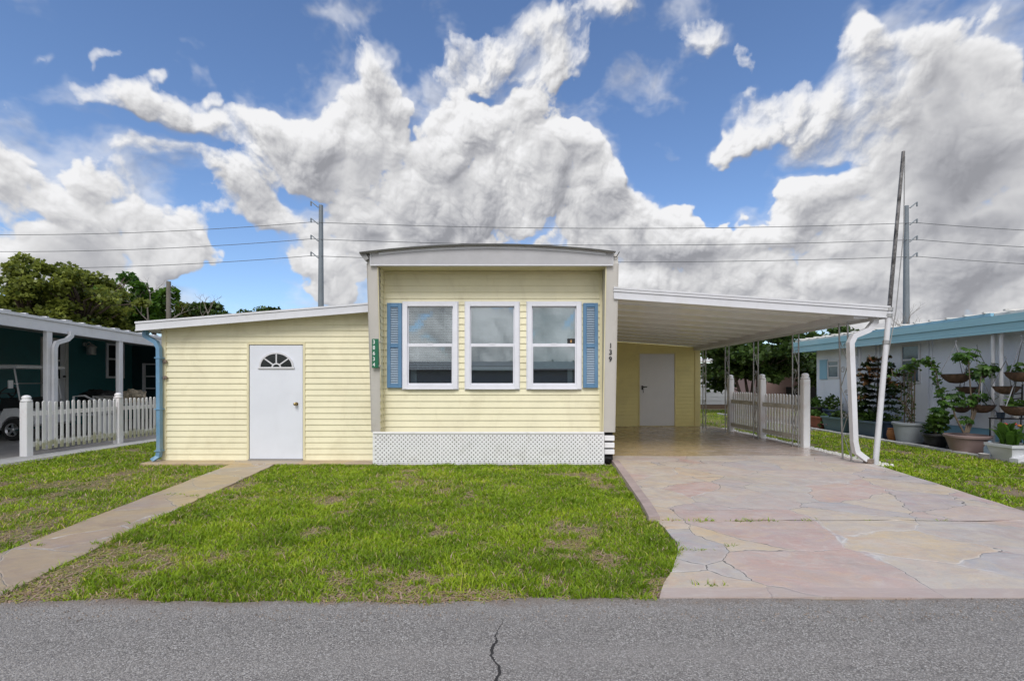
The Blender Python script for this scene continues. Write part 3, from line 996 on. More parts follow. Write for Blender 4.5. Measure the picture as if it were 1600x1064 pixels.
# weeds in the joint of the driveway and at the edges of the paving
wp = []
for (cx, cy, s, k) in [(1.75, 4.96, 0.16, 50), (2.05, 4.96, 0.10, 40), (2.45, 4.96, 0.16, 80), (2.75, 4.96, 0.08, 26), (3.1, 4.96, 0.16, 40), (3.8, 4.96, 0.12, 18), (4.5, 4.96, 0.1, 12), (1.9, 4.93, 0.1, 50), (1.62, 4.12, 0.14, 90), (1.9, 4.2, 0.08, 30),
                       (1.45, 3.42, 0.12, 36), (2.3, 9.05, 0.12, 60), (3.0, 9.05, 0.1, 40), (4.0, 9.05, 0.08, 30), (-4.35, 6.1, 0.15, 60), (-4.05, 6.05, 0.1, 40), (-4.25, 4.25, 0.06, 30), (-3.75, 4.3, 0.1, 50), (-3.7, 4.9, 0.15, 90), (-3.95, 8.28, 0.12, 50), (-3.1, 8.22, 0.25, 160), (-2.6, 8.2, 0.15, 60), (-0.5, 8.2, 1.8, 700), (1.5, 8.15, 0.2, 120), (1.4, 8.0, 0.2, 90)]:
    a = rng.normal(size=(k, 2)) * np.array([s, 0.022]) * 0.5 + np.array([cx, cy])
    wp.append(a)
wp = np.concatenate(wp)
blades('paving_weeds', [], 'green weeds growing in the paving joints and along the skirting', 1.0, 1.3, wp)

# ---------------------------------------------------------------- the yellow mobile home
M_yel = mat('pale_yellow_vinyl', (0.79, 0.745, 0.535), 0.5, 0.045, 1.1, 0.12, 160, dirt=(0.55, 0.49, 0.32), dscale=1.6, damt=0.34, stretch=(1.6, 1, 0.9))
M_ytrim = mat('yellow_vinyl_trim', (0.74, 0.68, 0.46), 0.45, 0.03, 3, dirt=(0.5, 0.46, 0.3), damt=0.25)
M_soff = mat('yellow_soffit', (0.66, 0.60, 0.36), 0.55, 0.05, 3)
M_pil = mat('grey_painted_metal', (0.52, 0.50, 0.47), 0.45, 0.05, 1.2, 0.1, 90, dirt=(0.36, 0.33, 0.29), dscale=1.4, damt=0.45, stretch=(2, 2, 0.6))
M_fas = mat('stucco_fascia_metal', (0.42, 0.42, 0.44), 0.5, 0.05, 4, 0.35, 240, dirt=(0.36, 0.36, 0.37), dscale=1.2, damt=0.35)
M_whm = mat('white_painted_metal', (0.63, 0.64, 0.68), 0.38, 0.04, 2, dirt=(0.46, 0.45, 0.42), dscale=1.8, damt=0.35)
M_frame = mat('white_window_vinyl', (0.74, 0.75, 0.82), 0.35, 0.03, 4, dirt=(0.6, 0.6, 0.62), damt=0.2)
M_door = mat('white_door_paint', (0.70, 0.73, 0.80), 0.38, 0.03, 1.4, 0.25, 320, dirt=(0.58, 0.60, 0.66), dscale=1.1, damt=0.3)
M_dtrim = mat('dark_roof_edge', (0.06, 0.06, 0.055), 0.6, 0.2, 6)
M_dark = mat('dark_interior', (0.018, 0.017, 0.017), 0.8, 0.3, 2)
M_blue = mat('blue_shutter_plastic', (0.10, 0.215, 0.37), 0.42, 0.06, 2, dirt=(0.20, 0.33, 0.47), dscale=3, damt=0.5)
M_louv = mat('lit_blue_louver', (0.42, 0.53, 0.65), 0.5, 0.06, 3, dirt=(0.40, 0.48, 0.58), damt=0.4)  # slats paler than the frame: caught light put into their colour
M_blind = mat('white_blind', (0.78, 0.80, 0.79), 0.5, 0.03, 3)
M_shade = mat('grey_roller_shade', (0.48, 0.50, 0.51), 0.7, 0.05, 5)
M_teal_sh = mat('sky_tinted_shade', (0.40, 0.56, 0.57), 0.7, 0.05, 5)  # teal of the sky reflected in the glass, put into the cloth colour
M_brass = mat('tarnished_brass', (0.35, 0.27, 0.13), 0.3, 0.1, 20, metal=1.0)
M_black = mat('black_plastic', (0.012, 0.012, 0.013), 0.4, 0.2, 8)
M_lat = mat('white_lattice_vinyl', (0.80, 0.80, 0.82), 0.45, 0.03, 3, dirt=(0.45, 0.44, 0.40), dscale=3, damt=0.45)
M_green = mat('green_sign_enamel', (0.010, 0.13, 0.065), 0.35, 0.06, 6)
M_wtxt = mat('white_reflective_digits', (0.72, 0.76, 0.74), 0.4, 0.05, 8)
M_roofw = mat('white_roof_coating', (0.62, 0.61, 0.59), 0.6, 0.08, 2, dirt=(0.30, 0.29, 0.27), damt=0.4)
M_glass = glass_mat('window_glass', (0.80, 0.86, 0.88), 0.15)
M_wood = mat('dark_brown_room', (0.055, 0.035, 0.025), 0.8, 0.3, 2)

home = thing('mobile_home', 'pale yellow mobile home with three front windows, blue shutters and a curved visor roof', 'mobile home', (-0.33, 8.6, 0))
X0, X1 = -2.31, 1.625                     # siding between the wing posts
WY, WB, WT = 8.55, 0.545, 3.462
WIN = [(629, 715), (727, 811), (823.7, 908)]
wx = [(gx(a, 8.50), gx(b, 8.50)) for a, b in WIN]
wz0, wz1 = gz(608, 8.5), gz(472, 8.5)
mb = MB()
cuts = [X0] + [e for a, b in wx for e in (a + 0.012, b - 0.012)] + [X1]
P_ = 0.1155
zr = WB
siding(mb, X0, X1, WB, wz0 + 0.012, WY, P_, zr)
siding(mb, X0, X1, wz1 - 0.012, WT, WY, P_, zr)
for i in (0, 2, 4, 6):
    siding(mb, cuts[i], cuts[i + 1], wz0 + 0.012, wz1 - 0.012, WY, P_, zr)
# vertical joints of the vinyl lengths: short overlaps every few courses
def seams(mb, x0, x1, z0, z1, y, pitch, step, seed, skip=None):
    """overlaps where one length of vinyl ends on the next"""
    rs_ = random.Random(seed)
    k = 0
    while z0 + (k + 2) * pitch <= z1 + 1e-4:
        x = x0 + step * (0.25 + 0.5 * ((k // 2) % 2)) + rs_.uniform(-0.12, 0.12)
        while x < x1 - 0.1:
            if not (skip and skip(x, z0 + (k + 1) * pitch)):
                for j in (k, k + 1):
                    za = z0 + j * pitch
                    mb.hexa([(x, y - 0.0185, za + 0.002), (x + 0.035, y - 0.0145, za + 0.002), (x + 0.035, y, za + 0.002), (x, y, za + 0.002),
                             (x, y - 0.005, za + pitch * 0.97), (x + 0.035, y - 0.001, za + pitch * 0.97), (x + 0.035, y, za + pitch * 0.97), (x, y, za + pitch * 0.97)])
            x += step
        k += 2
seams(mb, X0, X1, WB, wz0, WY, P_, 2.6, 3)
mb.build('front_siding', M_yel, home)
mb = MB()
mb.box(X0, X0 + 0.022, WY - 0.03, WY + 0.01, WB, WT)
mb.box(X1 - 0.045, X1, WY - 0.03, WY + 0.01, WB, WT)
mb.box(X0 + 0.023, X1 - 0.046, WY - 0.028, WY + 0.01, WB - 0.03, WB - 0.002)
mb.box(X0 + 0.023, X1 - 0.046, WY - 0.022, WY, WT - 0.05, WT - 0.004)
mb.build('corner_trim', M_ytrim, home)
# inner cheeks of the wing posts, sided too
mb = MB()
siding(mb, 8.30, WY - 0.031, WB, WT, X0 - 0.004, P_, zr, proud=0.012, axis='x', sgn=1)
mb.build('left_return_siding', M_yel, home)
def pillar_prof(y0b, y0t):
    return [(y0b, 0.578), (y0t, 3.50), (y0t + 0.02, 3.66), (8.62, 3.66), (8.62, 0.578)]
for a, b in ((-2.485, -2.318), (1.628, 1.822)):
    mb = MB().prism(pillar_prof(8.40, 8.125), 'x', a, b)
    # folded seam down the face
    e = b - 0.02 if a < 0 else a + 0.0
    for u0, u1 in ((a - 0.006, a), (b, b + 0.006)):
        mb.prism([(8.388, 0.578), (8.113, 3.50), (8.125, 3.50), (8.40, 0.578)], 'x', u0, u1)
    mb.build('wing_post', M_pil, home)
for a, b in ((X0 - 0.007, X0 + 0.010), (1.606, 1.6275)):
    MB().prism([(8.40, 0.58), (8.125, 3.46), (8.16, 3.46), (8.44, 0.58)], 'x', a, b).build('wing_post_trim', M_ytrim, home)
# body behind
mb = MB()
mb.box(-2.485, -2.40, 8.63, 20.5, WB, 3.62)
mb.box(1.735, 1.82, 8.63, 20.5, WB, 3.62)
mb.box(-2.399, 1.734, 20.42, 20.5, WB, 3.62)
mb.build('side_wall', M_yel, home)
MB().box(-2.399, 1.734, 8.58, 20.4, WB - 0.05, WB).build('floor_pan', M_dark, home)
# curved roof
def arc(n=28, x0=-2.585, x1=1.755, ze=3.672, rise=0.135):
    out = []
    for i in range(n + 1):
        s = i / n
        out.append((x0 + (x1 - x0) * s, ze + rise * (1 - (2 * s - 1) ** 2) + 0.014 * s))
    return out
up = arc()
lo = [(x, z - 0.022) for x, z in up]
MB().prism(lo + up[::-1], 'y', 8.03, 20.6).build('roof', M_roofw, home, smooth=False)
MB().prism([(x, z - 0.026) for x, z in up] + [(x, z - 0.004) for x, z in up][::-1], 'y', 8.012, 8.028).build('roof_drip_edge', M_dtrim, home)
# visor fascia with a folded lower lip and end returns
fa = [(x, z - 0.030) for x, z in up if -2.41 <= x <= 1.715]
fx0, fx1 = -2.412, 1.716
poly = [(fx0, 3.475), (fx1, 3.475)] + [(fx1, fa[-1][1])] + fa[::-1] + [(fx0, fa[0][1])]
MB().prism(poly, 'y', 8.085, 8.12).build('visor_fascia', M_fas, home)
mb = MB()
mb.bbox(fx0 - 0.012, fx1 + 0.012, 8.076, 8.135, 3.449, 3.473, 0.004)
mb.box(fx1 + 0.001, fx1 + 0.013, 8.078, 8.12, 3.474, fa[-1][1])
mb.box(fx0 - 0.013, fx0 - 0.001, 8.078, 8.12, 3.474, fa[0][1])
top = [(x, z) for x, z in fa]
mb.prism([(x, z - 0.045) for x, z in top] + top[::-1], 'y', 8.074, 8.084)
mb.build('fascia_trim', M_whm, home)
mb = MB().box(X0 - 0.005, X1 + 0.002, 8.136, 8.58, 3.464, 3.485)
for i in range(24):
    x = X0 + 0.17 * i + 0.05
    if x < X1:
        mb.box(x, x + 0.008, 8.137, 8.53, 3.458, 3.463)
mb.build('visor_soffit', M_soff, home)
# eave gutter ends
mb = MB()
mb.prism([(-2.60, 3.655), (-2.49, 3.655), (-2.44, 3.57), (-2.50, 3.53)], 'y', 8.06, 20.5)
mb.build('eave_gutter', mat('aged_grey_gutter', (0.27, 0.27, 0.27), 0.5, 0.1, 6), home)
MB().tube([(1.72, 8.1, 3.60), (1.785, 8.1, 3.605), (1.835, 8.09, 3.69)], 0.009, 6).build('gutter_hook', M_dtrim, home)
# windows
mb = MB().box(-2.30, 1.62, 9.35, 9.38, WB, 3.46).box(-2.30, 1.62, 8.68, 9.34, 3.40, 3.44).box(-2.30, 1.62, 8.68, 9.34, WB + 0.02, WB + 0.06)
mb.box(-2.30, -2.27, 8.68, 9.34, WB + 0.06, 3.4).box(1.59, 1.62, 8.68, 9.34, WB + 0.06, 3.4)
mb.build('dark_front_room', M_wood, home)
def ring(mb, x0, x1, z0, z1, w, ya, yb, wb=None, wt=None, b=0.004):
    wb, wt = wb or w, wt or w
    mb.bbox(x0, x0 + w, ya, yb, z0, z1, b)
    mb.bbox(x1 - w, x1, ya, yb, z0, z1, b)
    mb.bbox(x0 + w, x1 - w, ya, yb, z0, z0 + wb, b)
    mb.bbox(x0 + w, x1 - w, ya, yb, z1 - wt, z1, b)
def make_window(k, x0, x1):
    mb = MB()
    ring(mb, x0, x1, wz0, wz1, 0.085, 8.495, 8.60, 0.075, 0.075)
    ring(mb, x0 - 0.014, x1 + 0.014, wz0 - 0.014, wz1 + 0.014, 0.013, 8.515, 8.55)
    mb.bbox(x0 + 0.07, x1 - 0.07, 8.482, 8.495, wz0 - 0.004, wz0 + 0.012)
    w = mb.build('window', M_frame, home)
    zm = gz(539.5, 8.52)
    mb = MB()
    ring(mb, x0 + 0.086, x1 - 0.086, wz0 + 0.076, zm + 0.03, 0.022, 8.512, 8.54, 0.03, 0.058)
    mb.bbox((x0 + x1) / 2 - 0.05, (x0 + x1) / 2 + 0.05, 8.505, 8.5118, zm + 0.012, zm + 0.034)
    mb.build('lower_sash', M_frame, w)
    mb = MB()
    ring(mb, x0 + 0.086, x1 - 0.086, zm - 0.02, wz1 - 0.076, 0.016, 8.545, 8.57, 0.04, 0.016)
    mb.build('upper_sash', M_frame, w)
    MB().box(x0 + 0.105, x1 - 0.105, 8.524, 8.528, wz0 + 0.10, zm - 0.02).build('lower_pane', M_glass, w)
    MB().box(x0 + 0.10, x1 - 0.10, 8.555, 8.559, zm + 0.018, wz1 - 0.09).build('upper_pane', M_glass, w)
    # what hangs inside
    top = wz1 - 0.07
    if k == 0:
        zb = gz(576, 8.64)
        mb = MB()
        n = int((top - zb) / 0.030)
        for i in range(n):
            z = top - (i + 0.5) * 0.030
            mb.hexa([(x0 + 0.09, 8.632, z - 0.009), (x1 - 0.09, 8.632, z - 0.009), (x1 - 0.09, 8.652, z + 0.007), (x0 + 0.09, 8.652, z + 0.007),
                     (x0 + 0.09, 8.632, z - 0.007), (x1 - 0.09, 8.632, z - 0.007), (x1 - 0.09, 8.652, z + 0.009), (x0 + 0.09, 8.652, z + 0.009)])
        mb.box(x0 + 0.09, x1 - 0.09, 8.63, 8.655, zb - 0.012, zb)
        for xx in (x0 + 0.25, x1 - 0.25):
            mb.box(xx, xx + 0.004, 8.629, 8.6315, zb, top)
        mb.build('venetian_blind', M_blind, w)
        MB().box(x0 + 0.10, x0 + 0.20, 8.75, 8.76, wz0, zb).build('curtain', M_shade, w)
    elif k == 1:
        MB().box(x0 + 0.08, x1 - 0.08, 8.64, 8.65, gz(572, 8.64), top).build('roller_shade', M_shade, w)
        MB().box(x0 + 0.08, x1 - 0.08, 8.62, 8.66, gz(579, 8.64), gz(573, 8.64)).build('shade_rail', M_blind, w)
    else:
        MB().box(x0 + 0.08, x1 - 0.08, 8.64, 8.65, gz(576, 8.64), top).build('roller_shade', M_teal_sh, w)
        MB().box(x1 - 0.22, x1 - 0.13, 8.70, 8.71, wz0, gz(577, 8.7)).build('curtain', M_shade, w)
        st = MB().box(gx(886.5, 8.55), gx(898.5, 8.55), 8.551, 8.5545, gz(537, 8.55), gz(529, 8.55)).build('security_sticker', M_black, w)
        # small orange figure on the sticker
        xm, zmid = gx(892.3, 8.55), gz(533, 8.55)
        MB().box(xm - 0.012, xm + 0.012, 8.549, 8.5505, zmid - 0.026, zmid - 0.008).box(xm - 0.018, xm + 0.018, 8.549, 8.5505, zmid - 0.003, zmid + 0.006).box(xm - 0.008, xm + 0.008, 8.549, 8.5505, zmid + 0.012, zmid + 0.024)\
            .build('sticker_print', mat('orange_print', (0.6, 0.32, 0.1), 0.5), w)
for k, (a, b) in enumerate(wx):
    make_window(k, a, b)
# shutters
for a, b in ((604.8, 627.6), (911.2, 934.4)):
    x0, x1 = gx(a, 8.50), gx(b, 8.50)
    z0, z1 = gz(606, 8.5), gz(473.5, 8.5)
    mb = MB()
    ring(mb, x0, x1, z0, z1, 0.062, 8.488, 8.532, 0.075, 0.075)
    zc = (z0 + z1) / 2 - 0.005
    mb.bbox(x0 + 0.062, x1 - 0.062, 8.490, 8.53, zc - 0.035, zc + 0.035, 0.004)
    mb.box(x0 + 0.06, x1 - 0.06, 8.526, 8.534, z0 + 0.07, z1 - 0.07)
    s = mb.build('shutter', M_blue, home)
    for za, zb in ((z0 + 0.077, zc - 0.037), (zc + 0.037, z1 - 0.077)):
        mb = MB()
        n = 21
        for i in range(n):
            z = za + (zb - za) * (i + 0.5) / n
            mb.hexa([(x0 + 0.064, 8.494, z - 0.012), (x1 - 0.064, 8.494, z - 0.012), (x1 - 0.064, 8.524, z + 0.006), (x0 + 0.064, 8.524, z + 0.006),
                     (x0 + 0.064, 8.494, z - 0.006), (x1 - 0.064, 8.494, z - 0.006), (x1 - 0.064, 8.524, z + 0.012), (x0 + 0.064, 8.524, z + 0.012)])
        mb.build('louvers', M_louv, s)
# lattice skirting
LX0, LX1, LZ0, LZ1, LY = gx(583, 8.3), gx(943.5, 8.3), 0.045, gz(676, 8.3), 8.30
mb = MB()
for sgn in (1, -1):
    pitch, sw = 0.0745, 0.0455
    ya = LY if sgn > 0 else LY + 0.0052
    hgt = LZ1 - LZ0
    u = LX0 - hgt
    while u < LX1 + hgt:
        xa = u
        poly = [(xa, LZ0), (xa + sw, LZ0), (xa + sw + sgn * hgt, LZ1), (xa + sgn * hgt, LZ1)]
        poly = clip_poly(poly, lambda p: LX0 - p[0])
        if len(poly) > 2:
            poly = clip_poly(poly, lambda p: p[0] - LX1)
        if len(poly) > 2:
            mb.prism(poly, 'y', ya, ya + 0.005)
        u += pitch
mb.build('lattice_skirting', M_lat, home)
mb = MB()
mb.bbox(LX0 - 0.004, LX1 + 0.004, LY - 0.012, LY + 0.016, LZ1 - 0.018, LZ1 + 0.016, 0.004)
mb.box(LX0 - 0.006, LX0 + 0.014, LY - 0.006, LY + 0.014, LZ0, LZ1 - 0.02)
mb.box(LX1 - 0.014, LX1 + 0.006, LY - 0.006, LY + 0.014, LZ0, LZ1 - 0.02)
xs_ = gx(688.5, 8.3)
mb.box(xs_ - 0.012, xs_ + 0.012, LY - 0.005, LY + 0.012, LZ0, LZ1 - 0.02)
# ragged lower edge pieces
mb.box(LX0, LX1, LY + 0.0, LY + 0.012, 0.03, LZ0 + 0.012)
mb.build('skirting_frame', M_lat, home)
MB().box(-2.40, 1.60, 8.50, 8.53, 0.0, 0.53).build('skirting_shade_sheet', mat('underfloor_shade', (0.06, 0.058, 0.058), 0.9, 0.2, 5), home)  # dark sheet standing in for the shade under the home
MB().box(LX0 - 0.03, LX1 + 0.03, 8.28, 8.36, -0.05, 0.032).build('footing', M_conc, home)
mb = MB()
for a, b in ((680.5, 688.5), (691.5, 699.5), (702, 709.5)):
    mb.bbox(gx(944.5, 8.38), gx(960, 8.38), 8.37, 8.42, gz(b, 8.38), gz(a, 8.38), 0.004)
mb.build('skirting_slat', M_lat, home)
MB().box(1.60, 1.80, 8.46, 8.60, 0.03, 0.56).build('slat_shade_box', M_dark, home)  # dark box standing in for the shade behind the slats
MB().tube([(1.60, 8.36, 0.10), (1.66, 8.34, 0.13), (1.74, 8.36, 0.12), (1.76, 8.40, 0.05), (1.70, 8.42, 0.06), (1.64, 8.38, 0.055)], 0.025, 7).build('drain_hose', M_black, home, smooth=True)
# house number
for d, py in (('1', 540.4), ('3', 550.6), ('9', 561.2)):
    z = gz(py, 8.25)
    y = 8.40 - (z - 0.578) / (3.50 - 0.578) * 0.275
    text_mesh('house_number', d, 0.118, (gx(954.2, 8.25), y - 0.006, z), M_black, home, 0.004)

# ---------------------------------------------------------------- green address plate on the left wing post
zt_, zb_ = gz(529.2, 8.2), gz(574.8, 8.2)
px0, px1 = gx(580.2, 8.2), gx(590.6, 8.2)
sg = thing('address_sign', 'small green plate with white digits 38634 on the grey wing post', 'sign', ((px0 + px1) / 2, 8.24, zb_))
yy = 8.232
MB().bbox(px0, px1, yy, yy + 0.008, zb_, zt_, 0.003).build('plate', M_green, sg)
for i, d in enumerate('38634'):
    text_mesh('digit', d, 0.092, (px0 + 0.036, yy - 0.003, zt_ - 0.058 - i * 0.098), M_wtxt, sg, 0.002, sx=0.9)
for z in (zt_ - 0.05, zb_ + 0.04):
    MB().box(px1 - 0.004, px1 + 0.035, yy + 0.009, yy + 0.02, z - 0.015, z + 0.012).build('bracket', M_conc, sg)

# ---------------------------------------------------------------- side room on the left
room = thing('side_room', 'pale yellow lean-to side room with a white door and fan window', 'shed', (-4.4, 8.6, 0))
SY = 8.60
SX0, SX1 = -6.345, -2.49
fzl, fzr = gz(516.5, 8.35), gz(486.5, 8.35)
FX0, FX1 = gx(212, 8.35), -2.488
def ftop(x, dz=0.0):
    return fzl + (fzr - fzl) * (x - FX0) / (FX1 - FX0) + dz
dx0, dx1 = gx(390.5, 8.6), gx(473.5, 8.6)
dz0, dz1 = 0.075, gz(539.5, 8.6)
mb = MB()
SP = 0.1068
zr2 = 0.052
lim = lambda x: ftop(x, 0.04)
siding(mb, SX0 + 0.06, dx0 - 0.045, 0.052, dz1 + 0.04, SY, SP, zr2)
siding(mb, dx1 + 0.045, SX1, 0.052, dz1 + 0.04, SY, SP, zr2)
siding(mb, SX0 + 0.06, SX1, dz1 + 0.04, 3.0, SY, SP, zr2, top=lim)
seams(mb, SX0 + 0.06, SX1 - 0.1, 0.052, 2.25, SY, SP, 1.9, 8, lambda x, z: dx0 - 0.12 < x < dx1 + 0.05 and z < dz1 + 0.1)
mb.build('front_siding', M_yel, room)
mb = MB()
mb.bbox(SX0 - 0.005, SX0 + 0.075, SY - 0.026, SY + 0.06, 0.053, ftop(SX0, 0.03), 0.006)
ring(mb, dx0 - 0.045, dx1 + 0.045, 0.053, dz1 + 0.045, 0.036, SY - 0.024, SY + 0.03, 0.02, 0.036)
mb.build('corner_trim', M_ytrim, room)
mb = MB()
mb.box(SX0, SX0 + 0.06, SY + 0.061, 15.8, 0.05, 2.3)
mb.box(SX0 + 0.061, SX1 - 0.001, 15.74, 15.8, 0.05, 2.3)
mb.build('side_wall', M_yel, room)
MB().box(dx0 - 0.04, dx1 + 0.04, SY + 0.09, SY + 0.12, 0.05, dz1 + 0.03).build('dark_room_behind_door', M_dark, room)
# roof slab with a two-step fascia
def roofbar(mb, x0, x1, y0, y1, d0, d1):
    mb.hexa([(x0, y0, ftop(x0, d0)), (x1, y0, ftop(x1, d0)), (x1, y1, ftop(x1, d0)), (x0, y1, ftop(x0, d0)),
             (x0, y0, ftop(x0, d1)), (x1, y0, ftop(x1, d1)), (x1, y1, ftop(x1, d1)), (x0, y1, ftop(x0, d1))])
mb = MB()
roofbar(mb, FX0 + 0.02, FX1, 8.38, 15.9, 0.05, 0.135)
mb.build('roof', M_roofw, room)
mb = MB()
roofbar(mb, FX0, FX1, 8.345, 8.378, 0.0, 0.118)
roofbar(mb, FX0 - 0.008, FX1, 8.334, 8.378, 0.122, 0.155)
roofbar(mb, FX0 - 0.004, FX1, 8.338, 8.36, -0.008, 0.012)
roofbar(mb, FX0, FX0 + 0.03, 8.38, 15.9, 0.0, 0.135)
mb.build('fascia', M_whm, room)
MB().box(FX0 + 0.03, SX0, 8.38, 15.8, ftop(FX0) + 0.02, ftop(FX0) + 0.04).build('eave_soffit', M_whm, room)
# door
mb = MB().bbox(dx0, dx1, SY - 0.012, SY + 0.03, dz0, dz1, 0.004)
fcx, fcz, frx, frz = gx(432.3, 8.59), gz(573.3, 8.59), 0.285, 0.237
door = mb.build('door', M_door, room)
n = 26
semi = lambda rx, rz, k: (fcx + rx * math.cos(math.pi * k / n), fcz + rz * math.sin(math.pi * k / n))
MB().prism([semi(frx, frz, k) for k in range(n + 1)], 'y', SY - 0.016, SY - 0.0125).build('fan_window_pane', mat('dark_fan_glass', (0.012, 0.016, 0.017), 0.06, 0.3, 2), door)
mb = MB()
for k in range(n):
    a, b = semi(frx, frz, k), semi(frx, frz, k + 1)
    c, d = semi(frx + 0.03, frz + 0.03, k), semi(frx + 0.03, frz + 0.03, k + 1)
    mb.prism([a, c, d, b], 'y', SY - 0.032, SY - 0.0125)
    a, b = semi(0.060, 0.045, k), semi(0.060, 0.045, k + 1)
    c, d = semi(0.085, 0.07, k), semi(0.085, 0.07, k + 1)
    mb.prism([a, c, d, b], 'y', SY - 0.028, SY - 0.0165)
for ang in (40, 90, 140):
    ca, sa = math.cos(R(ang)), math.sin(R(ang))
    p0 = (fcx + 0.075 * ca, fcz + 0.06 * sa)
    p1 = (fcx + (frx + 0.004) * ca, fcz + (frz + 0.004) * sa)
    nx, nz = -sa * 0.011, ca * 0.011
    mb.prism([(p0[0] - nx, p0[1] - nz), (p1[0] - nx, p1[1] - nz), (p1[0] + nx, p1[1] + nz), (p0[0] + nx, p0[1] + nz)], 'y', SY - 0.027, SY - 0.0166)
mb.bbox(fcx - frx - 0.045, fcx + frx + 0.045, SY - 0.034, SY - 0.0125, fcz - 0.035, fcz - 0.002, 0.004)
mb.build('fan_window_frame', M_whm, door)
hx, hz = gx(463, 8.58), gz(631, 8.58)
mb = MB()
mb.tube([(hx, SY - 0.013, hz), (hx, SY - 0.05, hz)], 0.014, 10)
mb.lathe([(0.001, -0.03), (0.02, -0.024), (0.03, -0.008), (0.03, 0.008), (0.02, 0.024), (0.001, 0.03)], (hx, SY - 0.07, hz), 12)
mb.tube([(hx, SY - 0.0128, hz), (hx, SY - 0.02, hz)], 0.034, 14)
mb.build('door_knob', M_brass, door, smooth=True)
MB().bbox(dx0 - 0.01, dx1 + 0.01, SY - 0.05, SY + 0.02, 0.053, dz0 - 0.002, 0.004).build('threshold', M_conc, room)
for py in (565, 590):
    c = (gx(258.7, 8.57), SY - 0.03, gz(py, 8.57))
    MB().tube([c, (c[0], c[1] - 0.03, c[2])], 0.034, 14).tube([(c[0], c[1] - 0.031, c[2]), (c[0], c[1] - 0.045, c[2])], 0.016, 10).build('pipe_cap', mat('brown_grey_cap', (0.22, 0.17, 0.14), 0.6), room, smooth=True)
# blue downspout
bx = gx(248.5, 8.5)
yD = 8.50
mb = MB()
mb.rtube([(gx(227, yD), yD, gz(515, yD)), (gx(227.5, yD), yD, gz(525, yD)), (gx(244, yD), yD, gz(535, yD)), (bx, yD, gz(544, yD)), (bx + 0.01, yD, gz(700, yD)), (bx - 0.005, yD, 0.14), (bx - 0.06, yD - 0.07, 0.085)], 0.075, 0.065, (0, 1, 0))
for py in (560, 640, 705):
    mb.box(bx - 0.052, bx + 0.058, yD - 0.05, yD + 0.06, gz(py, yD), gz(py, yD) + 0.02)
mb.build('downspout', mat('blue_downspout_paint', (0.13, 0.27, 0.42), 0.45, 0.1, 4, dirt=(0.25, 0.33, 0.38), damt=0.6), room)

# ---------------------------------------------------------------- carport
port = thing('carport', 'white metal carport roof on slender wrought posts beside the mobile home', 'carport', (4.0, 11, 0))
M_alu = mat('white_aluminium_pan', (0.81, 0.82, 0.80), 0.18, 0.02, 0.7, spec=0.7)
M_gal = mat('grey_metal_post', (0.36, 0.36, 0.36), 0.38, 0.1, 5, metal=0.6)
FL, FR = Vector((1.755, 8.17, gz(466, 8.15))), Vector((gx(1390, 8.15), 8.17, gz(496, 8.15)))
BL, BR = Vector((1.825, 15.05, 2.74)), Vector((gx(1098, 15.05), 15.05, 2.45))
def ceil_pt(s, t_, dz=0.0):
    p = (FL.lerp(FR, s)).lerp(BL.lerp(BR, s), t_)
    return (p.x, p.y, p.z + dz)
mb = MB()
mb.hexa([ceil_pt(0, 0.006, 0.055), ceil_pt(1, 0.006, 0.055), ceil_pt(1, 1, 0.055), ceil_pt(0, 1, 0.055), ceil_pt(0, 0.006, 0.14), ceil_pt(1, 0.006, 0.14), ceil_pt(1, 1, 0.14), ceil_pt(0, 1, 0.14)])
mb.build('roof', M_alu, port)
mb = MB()
N = 11
for i in range(1, N):
    t0 = i / N
    mb.hexa([ceil_pt(0.0, t0, 0.030), ceil_pt(0.955, t0, 0.030), ceil_pt(0.955, t0 + 0.004, 0.030), ceil_pt(0.0, t0 + 0.004, 0.030),
             ceil_pt(0.0, t0, 0.054), ceil_pt(0.955, t0, 0.054), ceil_pt(0.955, t0 + 0.004, 0.054), ceil_pt(0.0, t0 + 0.004, 0.054)])
mb.build('pan_rib', M_alu, port)
def bar(mb, p, q, y0, y1, z0, z1):
    mb.hexa([(p[0], y0, p[2] + z0), (q[0], y0, q[2] + z0), (q[0], y1, q[2] + z0), (p[0], y1, p[2] + z0), (p[0], y0, p[2] + z1), (q[0], y0, q[2] + z1), (q[0], y1, q[2] + z1), (p[0], y1, p[2] + z1)])
mb = MB()
bar(mb, FL, FR, 8.155, 8.195, 0.0, 0.115)
bar(mb, FL + Vector((-0.006, 0, 0)), FR + Vector((0.006, 0, 0)), 8.140, 8.195, 0.118, 0.160)
bar(mb, FL + Vector((-0.006, 0, 0)), FR + Vector((0.006, 0, 0)), 8.132, 8.195, 0.163, 0.195)
bar(mb, FL, FR, 8.147, 8.160, -0.010, 0.012)
mb.build('front_fascia', M_whm, port)
mb = MB()
e0, e1 = Vector(ceil_pt(1, 0.006)), Vector(ceil_pt(1, 1))
mb.hexa([(e0.x - 0.16, e0.y, e0.z - 0.012), (e0.x, e0.y, e0.z - 0.012), (e1.x, e1.y, e1.z - 0.012), (e1.x - 0.16, e1.y, e1.z - 0.012),
         (e0.x - 0.16, e0.y, e0.z + 0.05), (e0.x + 0.03, e0.y, e0.z + 0.15), (e1.x + 0.03, e1.y, e1.z + 0.15), (e1.x - 0.16, e1.y, e1.z + 0.05)])
mb.build('side_gutter', M_whm, port)
mb = MB()
b0, b1 = Vector((5.92, 8.2, 0)), Vector((5.66, 15.0, 0))
def ceil_z(x, y):
    t_ = (y - FL.y) / (BL.y - FL.y)
    xa, xb = FL.x + (BL.x - FL.x) * t_, FR.x + (BR.x - FR.x) * t_
    s = (x - xa) / (xb - xa)
    return ceil_pt(s, t_)[2]
